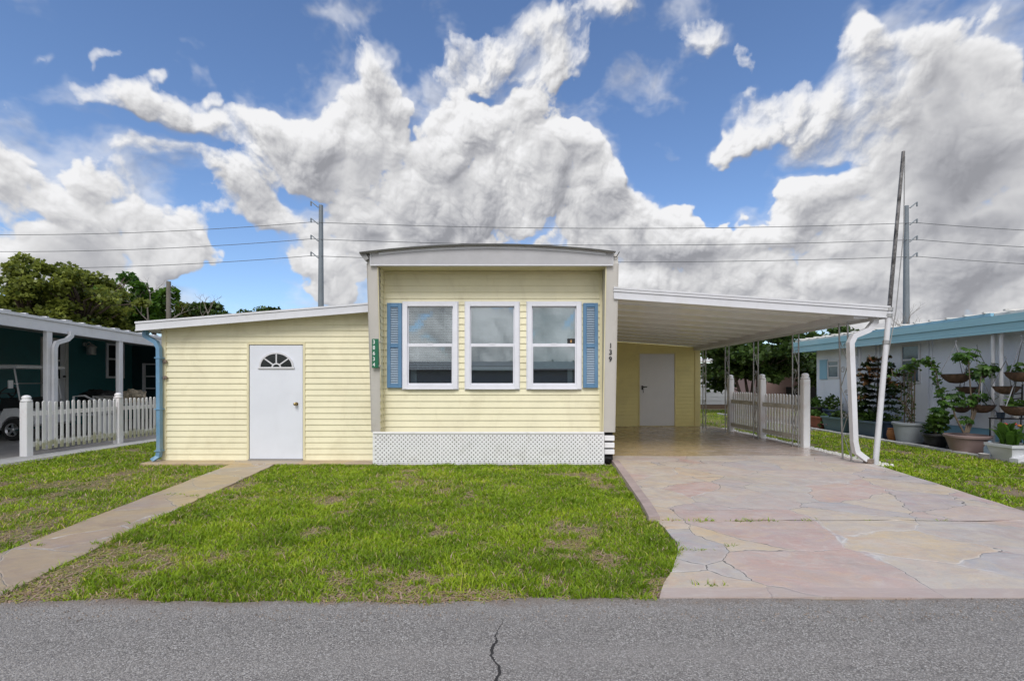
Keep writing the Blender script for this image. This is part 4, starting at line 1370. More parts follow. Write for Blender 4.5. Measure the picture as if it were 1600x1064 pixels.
mb.hexa([(b0.x, b0.y, ceil_z(b0.x, 8.2) - 0.055), (b0.x + 0.24, b0.y, ceil_z(b0.x, 8.2) - 0.055), (b1.x + 0.24, b1.y, ceil_z(b1.x, 15) - 0.055), (b1.x, b1.y, ceil_z(b1.x, 15) - 0.055),
         (b0.x, b0.y, ceil_z(b0.x, 8.2) + 0.054), (b0.x + 0.24, b0.y, ceil_z(b0.x, 8.2) + 0.054), (b1.x + 0.24, b1.y, ceil_z(b1.x, 15) + 0.054), (b1.x, b1.y, ceil_z(b1.x, 15) + 0.054)])
mb.build('post_beam', M_whm, port)
def lattice_post(x, y, lean=0.0):
    """two thin tubes a hand apart with a zigzag and scrolls between"""
    zt = ceil_z(x, y) - 0.05
    mb = MB()
    d = 0.11
    r = 0.0145
    f = lambda z: x - lean * z / 2.5
    for s in (-1, 1):
        mb.tube([(f(0.05), y + s * d, 0.045), (f(zt), y + s * d, zt)], r, 6)
        mb.box(f(0.05) - 0.03, f(0.05) + 0.03, y + s * d - 0.03, y + s * d + 0.03, 0.045, 0.056)
    z, s = 0.12, 1
    while z + 0.42 < zt:
        mb.tube([(f(z), y - s * d * 0.9, z), (f(z + 0.42), y + s * d * 0.9, z + 0.42)], 0.007, 5)
        # scroll
        c = z + 0.21
        pts = []
        for k in range(15):
            a = k / 14 * 2.6 * math.pi
            rr = 0.062 * (1 - 0.62 * k / 14)
            pts.append((f(c), y - s * (0.045 - rr * math.cos(a)), c + 0.10 + rr * math.sin(a)))
        mb.tube(pts, 0.006, 5)
        z += 0.42
        s = -s
    return mb.build('post', M_gal, port)
for px, y, ln in ((1323.5, 8.64, 0.07), (1243, 10.3, 0.0), (1181, 11.75, 0.0), (1136, 13.05, 0.0), (1100.5, 14.5, 0.0)):
    lattice_post(gx(px, y), y, ln)
yD = 8.30
mb = MB()
mb.rtube([(gx(1366, yD), yD, gz(492, yD)), (gx(1366, yD), yD, gz(504, yD)), (gx(1356, yD), yD, gz(516, yD)), (gx(1334, yD), yD, gz(525, yD)), (gx(1328.5, yD), yD, gz(536, yD)),
          (gx(1334.5, yD), yD, gz(690, yD)), (gx(1338, yD), yD, gz(706, yD)), (gx(1352, yD), yD - 0.02, 0.115)], 0.095, 0.088, (0, 1, 0))
mb.build('downspout', M_whm, port)
MB().bbox(gx(1352, 8.28), gx(1362, 8.28), 8.22, 8.34, 0.055, 0.13).build('downspout_elbow', mat('rusty_elbow', (0.22, 0.17, 0.14), 0.7, 0.3, 20), port)

# ---------------------------------------------------------------- utility room at the back of the carport
util = thing('utility_room', 'yellow utility room with a white door at the back of the carport', 'shed', (3.9, 14.8, 0))
UY = 14.80
ux1 = gx(1091.5, UY)
ud0, ud1 = gx(999.5, UY), gx(1053.5, UY)
uz1 = gz(553, UY)
mb = MB()
utop = lambda x: ceil_z(x, UY) + 0.05
siding(mb, 1.83, ud0 - 0.05, 0.06, uz1 + 0.05, UY, 0.115, 0.06, proud=0.016)
siding(mb, ud1 + 0.05, ux1 - 0.13, 0.06, uz1 + 0.05, UY, 0.115, 0.06, proud=0.016)
siding(mb, 1.83, ux1 - 0.13, uz1 + 0.05, 3.1, UY, 0.115, 0.06, proud=0.016, top=utop)
M_yel2 = mat('shade_tinted_siding', (0.86, 0.76, 0.33), 0.5, 0.04, 1.3, dirt=(0.55, 0.47, 0.2), dscale=1.6, damt=0.3)  # front siding yellow, made more saturated for the carport shade
mb.build('front_siding', M_yel2, util)
mb = MB()
mb.bbox(ux1 - 0.128, ux1 + 0.05, UY - 0.03, UY + 0.08, 0.058, ceil_z(ux1, UY) + 0.02, 0.006)
ring(mb, ud0 - 0.05, ud1 + 0.05, 0.058, uz1 + 0.05, 0.045, UY - 0.02, UY + 0.03, 0.012, 0.045)
mb.box(1.83, 1.87, UY - 0.02, UY - 0.010, 0.06, ceil_z(1.85, UY))
mb.build('corner_trim', mat('shade_tinted_trim', (0.80, 0.70, 0.33), 0.5, 0.04, 3), util)  # trim yellow deepened for the carport shade too
d = MB().bbox(ud0, ud1, UY - 0.012, UY + 0.03, 0.075, uz1, 0.004).build('door', mat('white_steel_door', (0.78, 0.78, 0.79), 0.4, 0.03, 1.5, 0.15, 200), util)
hx, hz = gx(1003.5, UY), gz(606, UY)
MB().bbox(hx - 0.03, hx + 0.03, UY - 0.025, UY - 0.0125, hz - 0.06, hz + 0.07).tube([(hx, UY - 0.02, hz + 0.03), (hx, UY - 0.07, hz + 0.03), (hx + 0.13, UY - 0.07, hz + 0.03)], 0.014, 8).tube([(hx + 0.02, UY - 0.02, hz - 0.05), (hx + 0.025, UY - 0.05, hz - 0.15)], 0.008, 6)\
    .build('door_lever', M_black, d)
MB().box(1.83, ux1, 14.92, 18, 0.05, 2.4).build('side_wall', M_yel2, util)

# ---------------------------------------------------------------- leaning pole at the carport corner
base, tip = Vector((gx(1367.5, 8.28), 8.28, 0.0)), Vector((gx(1411.5, 8.06), 8.06, gz(237, 8.06)))
pole = thing('leaning_mast', 'tall thin pole leaning on the carport corner, white below and dark above', 'pole', base)
mid = base.lerp(tip, 0.505)
MB().tube([base, mid], [0.047, 0.042], 10).build('lower_tube', M_whm, pole, smooth=True)
MB().tube([mid, tip], [0.034, 0.026], 10).build('upper_tube', mat('mottled_dark_aluminium', (0.11, 0.105, 0.105), 0.45, 0.9, 7, metal=0.3, stretch=(1, 1, 0.7), dirt=(0.42, 0.41, 0.4), dscale=9, damt=0.55), pole, smooth=True)
cl_ = base.lerp(tip, 0.985)
MB().tube([cl_ + Vector((0.03, 0, 0)), base.lerp(tip, 0.75) + Vector((0.13, 0, 0)), base.lerp(tip, 0.5) + Vector((0.12, 0, 0.0)), base.lerp(tip, 0.36) + Vector((0.05, 0, 0))], 0.008, 5).build('halyard', mat('grey_rope', (0.3, 0.3, 0.3), 0.8), pole)
for s in (0.40, 0.485, 0.505):
    p = base.lerp(tip, s)
    MB().tube([p - Vector((0.004, 0, 0.03)), p + Vector((0.004, 0, 0.03))], 0.056, 10).build('clamp', M_gal, pole)

# ---------------------------------------------------------------- picket fences
M_vinyl = mat('white_fence_vinyl', (0.86, 0.86, 0.88), 0.4, 0.02, 3, dirt=(0.62, 0.47, 0.42), dscale=2.5, damt=0.35)
M_mossy = mat('algae_stained_vinyl', (0.68, 0.68, 0.67), 0.5, 0.03, 3, dirt=(0.33, 0.34, 0.12), dscale=4.0, damt=0.75)
M_stain = mat('weathered_vinyl_rail', (0.60, 0.58, 0.52), 0.55, 0.08, 3, dirt=(0.28, 0.27, 0.22), damt=0.5)
def algae_material():
    m = bpy.data.materials.new('vinyl_with_algae_foot')
    m.use_nodes = True
    t = NT(m.node_tree)
    b = t.t.nodes['Principled BSDF']
    p = t.n('ShaderNodeTexCoord').outputs['Object']
    s = t.n('ShaderNodeSeparateXYZ')
    t.put(s.inputs[0], p)
    n = t.noise(p, 7.0, 6, 0.65)
    f = t.ss(t.m('SUBTRACT', t.m('MULTIPLY', n, 0.62), s.outputs[2]), 0.0, 0.14)
    c = t.mix(t.ss(t.noise(p, 2.5, 4), 0.3, 0.7), (0.76, 0.76, 0.76), (0.83, 0.83, 0.83))
    c = t.mix(t.m('MULTIPLY', f, 0.85), c, t.mix(n, (0.20, 0.21, 0.05), (0.50, 0.48, 0.30)))
    t.put(b.inputs['Base Color'], c)
    b.inputs['Roughness'].default_value = 0.45
    return m
M_algae = algae_material()
def fence_post(x, y, h, w, parent):
    mb = MB().bbox(x - w / 2, x + w / 2, y - w / 2, y + w / 2, 0.0, h - 0.13, 0.012)
    p = mb.build('fence_post', M_vinyl, parent)
    w2 = w / 2
    prof = [(w2 * 0.98, h - 0.129), (w2 * 1.22, h - 0.122), (w2 * 1.22, h - 0.095), (w2 * 0.95, h - 0.088), (w2 * 0.9, h - 0.075), (w2 * 1.02, h - 0.06), (w2 * 0.98, h - 0.035), (w2 * 0.7, h - 0.012), (w2 * 0.3, h - 0.001), (0.002, h)]
    MB().lathe(prof, (x, y, 0), 18).build('post_cap', M_vinyl, p, smooth=True)
def picket(mb, x, y, z0, z1, w, t=0.02):
    n = 6
    pts = [(y - w / 2, z0), (y + w / 2, z0), (y + w / 2, z1 - w / 2)]
    pts += [(y + w / 2 * math.cos(math.pi * k / n), z1 - w / 2 + w / 2 * math.sin(math.pi * k / n)) for k in range(1, n)]
    pts += [(y - w / 2, z1 - w / 2)]
    mb.prism(pts, 'x', x - t / 2, x + t / 2)
fence = thing('picket_fence', 'white picket fence with algae stains on the concrete strip by the teal house', 'fence', (-9.3, 9.2, 0.03))
FXL = -9.28
def flx(y):
    return -9.46 + 0.13 * (y - 9.17)
for y in (9.22, 11.08, 13.1, 15.1):
    fence_post(flx(y), y, 1.21, 0.142, fence)
for a, b in ((9.22, 11.08), (11.08, 13.1), (13.1, 15.1)):
    mb = MB()
    n = int(round((b - a - 0.25) / 0.112))
    for i in range(n + 1):
        y = a + 0.145 + (b - a - 0.29) * i / n
        picket(mb, flx(y) + 0.05, y, 0.12 + 0.006 * math.sin(i * 2.2), 1.075 + 0.01 * math.sin(i * 1.3), 0.056)
    mb.build('picket_panel', M_algae, fence)
    for z0, z1, m_ in ((0.80, 0.89, M_vinyl), (0.19, 0.29, M_mossy)):
        y0_, y1_ = a + 0.075, b - 0.075
        MB().hexa([(flx(y0_) - 0.005, y0_, z0), (flx(y0_) + 0.035, y0_, z0), (flx(y1_) + 0.035, y1_, z0), (flx(y1_) - 0.005, y1_, z0), (flx(y0_) - 0.005, y0_, z1), (flx(y0_) + 0.035, y0_, z1), (flx(y1_) + 0.035, y1_, z1), (flx(y1_) - 0.005, y1_, z1)]).build('rail', m_, fence)
fence2 = thing('picket_fence', 'white picket fence with tall posts beside the carport', 'fence', (6.25, 10.3, 0.05))
FP = [(gx(1258, 10.2), 10.2), (gx(1190.5, 11.85), 11.85), (gx(1141.5, 13.45), 13.45)]
for x, y in FP:
    fence_post(x, y, 1.655, 0.145, fence2)
for (xa, ya), (xb, yb) in zip(FP, FP[1:]):
    mb = MB()
    n = 13
    for i in range(n):
        s = (0.13 + (yb - ya - 0.26) * i / (n - 1)) / (yb - ya)
        picket(mb, xa + (xb - xa) * s + 0.035, ya + (yb - ya) * s, 0.16, 1.16 + 0.02 * math.sin(math.pi * s), 0.066)
    mb.build('picket_panel', M_vinyl, fence2)
    for z0, z1 in ((0.86, 0.955), (0.21, 0.30)):
        mb = MB()
        sa, sb = 0.075 / (yb - ya), 1 - 0.075 / (yb - ya)
        P = lambda s, o, z: (xa + (xb - xa) * s + o, ya + (yb - ya) * s, z)
        mb.hexa([P(sa, -0.03, z0), P(sa, 0.02, z0), P(sb, 0.02, z0), P(sb, -0.03, z0), P(sa, -0.03, z1), P(sa, 0.02, z1), P(sb, 0.02, z1), P(sb, -0.03, z1)])
        mb.build('rail', M_stain, fence2)

# ---------------------------------------------------------------- teal house on the left
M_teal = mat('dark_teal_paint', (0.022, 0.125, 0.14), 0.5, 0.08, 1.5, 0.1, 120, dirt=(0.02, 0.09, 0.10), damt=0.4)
teal = thing('teal_house', 'dark teal house with a white carport roof on square posts', 'house', (-12, 12, 0))
TX = -14.6
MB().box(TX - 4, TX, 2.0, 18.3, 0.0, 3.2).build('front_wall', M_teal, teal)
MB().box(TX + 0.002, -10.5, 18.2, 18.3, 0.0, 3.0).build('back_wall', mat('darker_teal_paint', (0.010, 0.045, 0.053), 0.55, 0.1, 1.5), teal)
RXE = -9.9
def tz(y):
    return 2.86 - 0.032 * (y - 9.0)          # roof line drops a little along the side
mb = MB()
ya, yb = 4.0, 18.6
mb.hexa([(RXE - 0.02, ya, tz(ya) - 0.10), (RXE - 0.02, yb, tz(yb) - 0.10), (TX, yb, tz(yb) + 0.28), (TX, ya, tz(ya) + 0.28), (RXE - 0.02, ya, tz(ya) - 0.04), (RXE - 0.02, yb, tz(yb) - 0.04), (TX, yb, tz(yb) + 0.34), (TX, ya, tz(ya) + 0.34)])
mb.build('carport_roof', M_roofw, teal)
mb = MB()
def edge(x0, x1, a, b):
    mb.hexa([(x0, ya, tz(ya) + a), (x1, ya, tz(ya) + a), (x1, yb, tz(yb) + a), (x0, yb, tz(yb) + a), (x0, ya, tz(ya) + b), (x1, ya, tz(ya) + b), (x1, yb, tz(yb) + b), (x0, yb, tz(yb) + b)])
edge(RXE - 0.02, RXE + 0.02, -0.27, -0.062)
edge(RXE - 0.02, RXE + 0.055, -0.058, 0.0)
edge(RXE - 0.02, RXE + 0.03, -0.285, -0.273)
for i in range(34):
    y = ya + 0.43 * i
    mb.box(RXE - 0.12, RXE + 0.058, y, y + 0.05 + 0.1 * (i % 3 == 0), tz(y) + 0.001, tz(y) + 0.022)
mb.build('roof_fascia', M_whm, teal)
for px in (77.5, 189):
    y = -RXE * 740 / (800 - px)
    mb = MB().bbox(RXE - 0.09, RXE + 0.01, y - 0.06, y + 0.06, 0.02, tz(y) - 0.27, 0.01)
    for z in (0.03, 0.06):
        mb.bbox(RXE - 0.105, RXE + 0.02, y - 0.075, y + 0.075, 0.021 + z, 0.045 + z)
    mb.build('post', M_whm, teal)
y0 = 10.12
mb = MB()
y0 = 10.02
mb.rtube([(RXE + 0.06, y0 + 0.56, tz(y0) - 0.24), (RXE + 0.06, y0 + 0.55, tz(y0) - 0.34), (RXE + 0.055, y0 + 0.46, tz(y0) - 0.43), (RXE + 0.05, y0 + 0.22, tz(y0) - 0.52), (RXE + 0.05, y0 + 0.18, tz(y0) - 0.63), (RXE + 0.05, y0 + 0.18, 0.1)], 0.06, 0.085, (1, 0, 0))
mb.build('downspout', M_whm, teal)
def xwall_ring(mb, y0, y1, z0, z1, w, xa, xb):
    mb.bbox(xa, xb, y0, y0 + w, z0, z1, 0.004)
    mb.bbox(xa, xb, y1 - w, y1, z0, z1, 0.004)
    mb.bbox(xa, xb, y0 + w, y1 - w, z0, z0 + w, 0.004)
    mb.bbox(xa, xb, y0 + w, y1 - w, z1 - w, z1, 0.004)
ywall = lambda px, X: X * 740 / (px - 800)
M_dglass = mat('dark_window_glass', (0.02, 0.026, 0.03), 0.07, 0.3, 2)
da, db = ywall(63, TX), ywall(105, TX)
mb = MB()
xwall_ring(mb, da, db, 0.55, 2.84, 0.10, TX + 0.001, TX + 0.05)
fr_ = mb.build('door', mat('aged_white_door', (0.60, 0.59, 0.58), 0.45, 0.05, 3), teal)
MB().box(TX + 0.001, TX + 0.02, da + 0.101, db - 0.101, 0.651, 1.55).bbox(TX + 0.001, TX + 0.035, da + 0.101, da + 0.2, 1.551, 2.73).bbox(TX + 0.001, TX + 0.035, db - 0.26, db - 0.101, 1.551, 2.73).bbox(TX + 0.001, TX + 0.034, da + 0.201, db - 0.261, 2.10, 2.16).build('door_panel', M_whm, fr_)
MB().box(TX + 0.001, TX + 0.014, da + 0.201, db - 0.261, 1.551, 2.73).build('door_pane', M_dglass, fr_)
MB().tube([(TX + 0.02, db - 0.16, 1.62), (TX + 0.09, db - 0.16, 1.62)], 0.03, 8).build('door_handle', M_black, fr_)
wa, wb_ = ywall(165, TX), ywall(193, TX)
mb = MB()
xwall_ring(mb, wa, wb_, 1.57, 2.84, 0.075, TX + 0.001, TX + 0.05)
mb.bbox(TX + 0.001, TX + 0.045, wa + 0.076, wb_ - 0.076, 2.24, 2.30)
w_ = mb.build('window', M_frame, teal)
MB().box(TX + 0.001, TX + 0.012, wa + 0.076, wb_ - 0.076, 1.646, 2.764).build('window_pane', M_dglass, w_)
# wall lantern
lx, ly, lz = TX + 0.02, ywall(133, TX), 2.62
mb = MB().tube([(lx, ly - 0.06, lz + 0.10), (lx + 0.04, ly - 0.06, lz + 0.10)], 0.07, 10).tube([(lx + 0.03, ly - 0.06, lz + 0.1), (lx + 0.14, ly - 0.03, lz + 0.18), (lx + 0.2, ly, lz + 0.1)], 0.02, 6)
mb.lathe([(0.02, 0.12), (0.06, 0.10), (0.15, 0.02), (0.15, 0.0), (0.03, -0.001)], (lx + 0.2, ly, lz), 12)
mb.lathe([(0.12, -0.25), (0.13, -0.24), (0.13, -0.225), (0.11, -0.22)], (lx + 0.2, ly, lz), 12)
for k in range(6):
    a = k * math.pi / 3
    mb.tube([(lx + 0.2 + 0.12 * math.cos(a), ly + 0.12 * math.sin(a), lz - 0.23), (lx + 0.2 + 0.12 * math.cos(a), ly + 0.12 * math.sin(a), lz)], 0.009, 4)
lan = mb.build('wall_lantern', mat('grey_lantern_metal', (0.42, 0.42, 0.42), 0.4), teal)
MB().lathe([(0.09, -0.22), (0.10, -0.1), (0.09, -0.005)], (lx + 0.2, ly, lz), 12).build('lantern_glass', mat('frosted_lantern_glass', (0.5, 0.52, 0.52), 0.15, 0.05, 5), lan)
# white shelf unit against the back wall
shelf = thing('shelf_rack', 'white open shelf rack against the dark back wall of the teal carport', 'shelf', (-12.6, 18, 0.02))
sx0, sx1 = gx(223.5, 17.9), gx(250, 17.9)
mb = MB()
for x in (sx0, sx1 - 0.07):
    mb.bbox(x, x + 0.07, 17.85, 17.95, 0.02, 2.14, 0.006)
mb.build('upright', M_whm, shelf)
for z in (2.08, 1.62, 1.17, 0.7):
    MB().bbox(sx0 + 0.071, sx1 - 0.071, 17.80, 18.15, z, z + 0.05).build('shelf', M_whm, shelf)

# ---------------------------------------------------------------- house across the road (seen mirrored in the windows)
opp = thing('opposite_house', 'grey low house across the road mirrored in the front windows', 'house', (0, -16, 0))
MB().box(-13, 12, -22, -16, 0.0, 2.2).build('wall', mat('grey_house_wall', (0.42, 0.43, 0.45), 0.7, 0.06, 2), opp)
MB().hexa([(-13.6, -22, 2.21), (12.6, -22, 2.21), (12.6, -15.5, 2.21), (-13.6, -15.5, 2.21), (-12.6, -19.5, 2.9), (11.6, -19.5, 2.9), (11.6, -18.5, 2.9), (-12.6, -18.5, 2.9)]).build('roof', mat('dark_grey_shingle', (0.22, 0.225, 0.24), 0.9, 0.2, 5), opp)
# ---------------------------------------------------------------- golf cart
cart = thing('golf_cart', 'white golf cart with dark seat and long white roof under the teal carport', 'golf cart', (-13.0, 12.1, 0.02))
cy0, cy1 = 11.58, 12.72
M_cart = mat('white_cart_body', (0.66, 0.67, 0.69), 0.28, 0.03, 2)
M_seat = mat('black_seat_vinyl', (0.014, 0.015, 0.02), 0.4, 0.2, 5)
M_tyre = mat('black_tyre_rubber', (0.018, 0.018, 0.018), 0.8, 0.2, 20)
M_alur = mat('silver_wheel_rim', (0.5, 0.5, 0.52), 0.3, 0.05, 10, metal=0.7)
wx_ = gx(19.5, 11.56)
def wheel(x, y, s):
    rr = 0.27
    mb = MB()
    prof = [(0.16, -0.09), (0.22, -0.105), (rr - 0.02, -0.095), (rr, -0.07), (rr, 0.07), (rr - 0.02, 0.095), (0.22, 0.105), (0.16, 0.09)]
    n = 28
    vs, fs = [], []
    for (r, o) in prof:
        for k in range(n):
            a = 2 * math.pi * k / n
            vs.append((x + r * math.cos(a), y + o, 0.02 + rr + r * math.sin(a)))
    for i in range(len(prof) - 1):
        for k in range(n):
            fs.append((i * n + k, (i + 1) * n + k, (i + 1) * n + (k + 1) % n, i * n + (k + 1) % n))
    mb.add(vs, fs)
    w = mb.build('wheel', M_tyre, cart, smooth=True)
    mb = MB()
    yo = y + s * 0.07
    for k in range(n):
        a, b = 2 * math.pi * k / n, 2 * math.pi * (k + 1) / n
        P = lambda r, t, o: (x + r * math.cos(t), yo + s * o, 0.02 + rr + r * math.sin(t))
        mb.add([P(0.165, a, 0.03), P(0.165, b, 0.03), P(0.135, b, 0.0), P(0.135, a, 0.0)], [(0, 1, 2, 3)])
        mb.add([P(0.05, a, 0.01), P(0.05, b, 0.01), P(0.002, b, 0.03), P(0.002, a, 0.03)], [(0, 1, 2, 3)])
    for k in range(5):
        a = 2 * math.pi * k / 5 + 0.3
        c, s_ = math.cos(a), math.sin(a)
        q = lambda r, w_: (x + r * c - w_ * s_, yo + s * 0.012, 0.02 + rr + r * s_ + w_ * c)
        mb.add([q(0.03, -0.026), q(0.145, -0.022), q(0.145, 0.022), q(0.03, 0.026)], [(0, 1, 2, 3)])
    mb.build('rim', M_alur, w)
for x in (wx_, wx_ - 1.66):
    for y, s in ((cy0 + 0.06, -1), (cy1 - 0.06, 1)):
        wheel(x, y, s)
# body in side view: cowl over the front wheel, low floor, seat base over the rear wheel
def arch(cx, r, a0, a1, n=10):
    return [(cx + r * math.cos(R(a0 + (a1 - a0) * k / n)), 0.29 + r * math.sin(R(a0 + (a1 - a0) * k / n))) for k in range(n + 1)]
side_ = [(wx_ + 0.50, 0.42), (wx_ + 0.50, 0.60), (wx_ + 0.36, 0.74), (wx_ + 0.02, 0.82), (wx_ - 0.26, 0.80), (wx_ - 0.40, 0.52), (wx_ - 0.55, 0.36), (wx_ - 1.05, 0.36), (wx_ - 1.12, 0.66), (wx_ - 1.30, 0.70), (wx_ - 2.15, 0.70), (wx_ - 2.25, 0.42)]
side_ += [(wx_ - 1.66 - 0.36, 0.40)] + arch(wx_ - 1.66, 0.33, 160, 20) + [(wx_ - 1.30, 0.27), (wx_ - 0.40, 0.27)] + arch(wx_, 0.33, 172, 10) + [(wx_ + 0.40, 0.36)]
MB().prism(side_, 'y', cy0 + 0.02, cy1 - 0.02).build('body', M_cart, cart)
mb = MB().bbox(wx_ - 1.75, wx_ - 1.15, cy0 + 0.1, cy1 - 0.1, 0.703, 0.84, 0.03)
mb.hexa([(wx_ - 1.82, cy0 + 0.1, 0.85), (wx_ - 1.68, cy0 + 0.1, 0.85), (wx_ - 1.68, cy1 - 0.1, 0.85), (wx_ - 1.82, cy1 - 0.1, 0.85), (wx_ - 1.92, cy0 + 0.1, 1.28), (wx_ - 1.82, cy0 + 0.1, 1.28), (wx_ - 1.82, cy1 - 0.1, 1.28), (wx_ - 1.92, cy1 - 0.1, 1.28)])
mb.build('seat', M_seat, cart)
mb = MB().hexa([(wx_ - 0.42, cy0 + 0.06, 0.78), (wx_ + 0.22, cy0 + 0.06, 0.80), (wx_ + 0.22, cy1 - 0.06, 0.80), (wx_ - 0.42, cy1 - 0.06, 0.78), (wx_ - 0.36, cy0 + 0.06, 1.06), (wx_ - 0.02, cy0 + 0.06, 1.02), (wx_ - 0.02, cy1 - 0.06, 1.02), (wx_ - 0.36, cy1 - 0.06, 1.06)])
mb.build('dashboard', M_black, cart)
mb = MB()
c0 = Vector((wx_ - 0.52, cy0 + 0.36, 1.17))
pts = [c0 + Vector((0.08 * math.sin(k / 16 * 6.283), 0.19 * math.cos(k / 16 * 6.283), 0.16 * math.sin(k / 16 * 6.283))) for k in range(17)]
mb.tube(pts, 0.017, 6).tube([c0, c0 + Vector((0.3, 0, -0.28))], 0.02, 6).tube([pts[0], c0, pts[8]], 0.013, 5)
mb.build('steering_wheel', M_black, cart)
for y in (cy0 + 0.04, cy1 - 0.04):
    MB().tube([(wx_ + 0.12, y, 1.0), (wx_ - 0.02, y, 1.80)], 0.02, 6).build('roof_strut', M_gal, cart)
    MB().tube([(wx_ - 2.0, y, 0.7), (wx_ - 1.85, y, 1.80)], 0.02, 6).build('roof_strut', M_gal, cart)
MB().tube([(wx_ + 0.04, cy0 + 0.04, 1.42), (wx_ + 0.04, cy1 - 0.04, 1.42)], 0.014, 5).build('windshield_bar', M_gal, cart)
mb = MB().bbox(wx_ - 2.15, wx_ + 0.16, cy0 - 0.06, cy1 + 0.06, 1.79, 1.865, 0.03).bbox(wx_ - 2.0, wx_ + 0.02, cy0 + 0.02, cy1 - 0.02, 1.866, 1.885, 0.008)
mb.build('roof', M_cart, cart)
MB().bbox(wx_ - 0.02, wx_ + 0.03, cy0 - 0.12, cy0 - 0.02, 1.30, 1.50, 0.01).tube([(wx_ + 0.03, cy0 - 0.02, 1.42), (wx_ + 0.08, cy0 + 0.04, 1.40)], 0.01, 5).build('side_mirror', M_cart, cart)

# ---------------------------------------------------------------- things stored behind the fence
M_wch = mat('white_chair_tube', (0.62, 0.62, 0.62), 0.4, 0.05, 4)
ch = thing('lawn_chair', 'white tubular lawn chair behind the picket fence by the teal wall', 'chair', (-11.6, 13.2, 0.02))
X, Y, W, D = gx(115, 12.6), 12.6, 0.62, 0.6
MB().tube([(X, Y, 0.02), (X, Y, 1.07), (X + 0.30, Y, 1.09), (X + 0.62, Y, 0.92)], 0.026, 7).build('side_frame', M_wch, ch)
MB().tube([(X, Y + D, 0.02), (X, Y + D, 1.05), (X + 0.62, Y + D, 0.9)], 0.026, 7).build('side_frame', M_wch, ch)
MB().bbox(X + 0.60, X + 0.66, Y, Y + D, 0.02, 0.95, 0.01).build('leg', M_wch, ch)
MB().bbox(X + 0.02, X + 0.66, Y + 0.03, Y + D - 0.03, 0.55, 0.60).build('seat', M_whm, ch)
def mound(name, label, cat, c, rx, ry, h, m, seed=0, z0=0.0, rough=0.35):
    n, k = 22, 9
    mb = MB()
    vs, fs = [], []
    for i in range(k + 1):
        ph = math.pi / 2 * i / k
        for j in range(n):
            a = 2 * math.pi * j / n
            v = Vector((math.cos(a) * math.cos(ph), math.sin(a) * math.cos(ph), math.sin(ph)))
            s = 1 + rough * mnoise.noise(v * 2.3 + Vector((seed, 0, 0))) + 0.5 * rough * mnoise.noise(v * 6 + Vector((0, seed, 0)))
            vs.append((c[0] + rx * v.x * s, c[1] + ry * v.y * s, c[2] + z0 + h * (abs(v.z) ** 0.6) * s))
    for i in range(k):
        for j in range(n):
            fs.append((i * n + j, i * n + (j + 1) % n, (i + 1) * n + (j + 1) % n, (i + 1) * n + j))
    mb.add(vs, fs)
    return tag(mb.build(name, m, None, smooth=True), label, cat)
tb = thing('work_table', 'low table with folded tarps behind the picket fence', 'table', (-11.2, 14, 0.02))
tx0, tx1 = gx(136, 13.6), gx(222, 13.6)
MB().bbox(tx0, tx1, 13.4, 14.2, 0.80, 0.86, 0.01).build('table_top', mat('grey_table_board', (0.33, 0.32, 0.31), 0.6), tb)
for x in (tx0 + 0.05, tx1 - 0.1):
    for y in (13.45, 14.1):
        MB().box(x, x + 0.05, y, y + 0.05, 0.02, 0.799).build('leg', M_gal, tb)
mound('tarp_bundle', 'black bundled tarp on the table behind the picket fence', 'tarp', (gx(133, 13.7) + 0.3, 13.75, 0.86), 0.5, 0.28, 0.34, M_black, 3)
mound('tarp_bundle', 'dark grey rolled cover lying left of the beige blanket', 'tarp', (gx(172, 13.8), 13.8, 0.861), 0.75, 0.26, 0.28, mat('dark_grey_cover', (0.05, 0.05, 0.055), 0.7, 0.2, 6), 8)
MB_ = MB()
for i in range(4):
    MB_.bbox(gx(156, 13.6), gx(189, 13.6), 13.42, 13.58, 0.862 + i * 0.05, 0.905 + i * 0.05, 0.015)
tag(MB_.build('folded_cloth', mat('pale_folded_cloth', (0.40, 0.38, 0.36), 0.8, 0.1, 6)), 'pale folded cloth stack on the front edge of the table', 'cloth')
mound('blanket', 'beige patterned blanket heaped behind the second fence post', 'blanket', (gx(205, 13.7), 13.7, 0.862), 0.42, 0.28, 0.33, mat('beige_blanket', (0.40, 0.34, 0.25), 0.9, 0.5, 14, dirt=(0.12, 0.12, 0.09), dscale=9, damt=0.8), 5)

# ---------------------------------------------------------------- power line
M_steel = mat('weathered_pole_steel', (0.17, 0.20, 0.23), 0.55, 0.1, 0.5, metal=0.2)
M_wire = mat('grey_wire', (0.10, 0.11, 0.12), 0.6, 0.05, 1)
PY_ = 60.0
def power_pole(px, ptop, label, sgn):
    x = gx(px, PY_)
    zt = gz(ptop, PY_)
    p = thing('power_pole', label, 'power pole', (x, PY_, 0), 'steel poles of the power line')
    MB().tube([(x, PY_, 0), (x, PY_, zt)], [0.42, 0.26], 12).build('shaft', M_steel, p, smooth=True)
    at_ = []
    for k in range(4):
        z = zt - 0.35 - k * 2.12
        e = (x + sgn * 1.15, PY_ - 0.25, z + 0.75)
        MB().tube([(x + sgn * 0.25, PY_ - 0.25, z), (x + sgn * 0.9, PY_ - 0.25, z + 0.55), e], [0.075, 0.07, 0.06], 6).tube([e, (e[0], e[1], e[2] - 0.55)], 0.09, 6).build('crossarm', M_steel, p)
        at_.append((e[0], e[1], e[2] - 0.5))
    return at_
A1 = power_pole(501.5, 321, 'steel power pole rising behind the side room roof', -1)
A2 = power_pole(1416, 322, 'steel power pole rising behind the blue-trimmed house', 1)
def wire(a, b, sag, mb, n=24):
    a, b = Vector(a), Vector(b)
    mb.tube([a.lerp(b, i / n) - Vector((0, 0, sag * 4 * (i / n) * (1 - i / n))) for i in range(n + 1)], 0.036, 5)
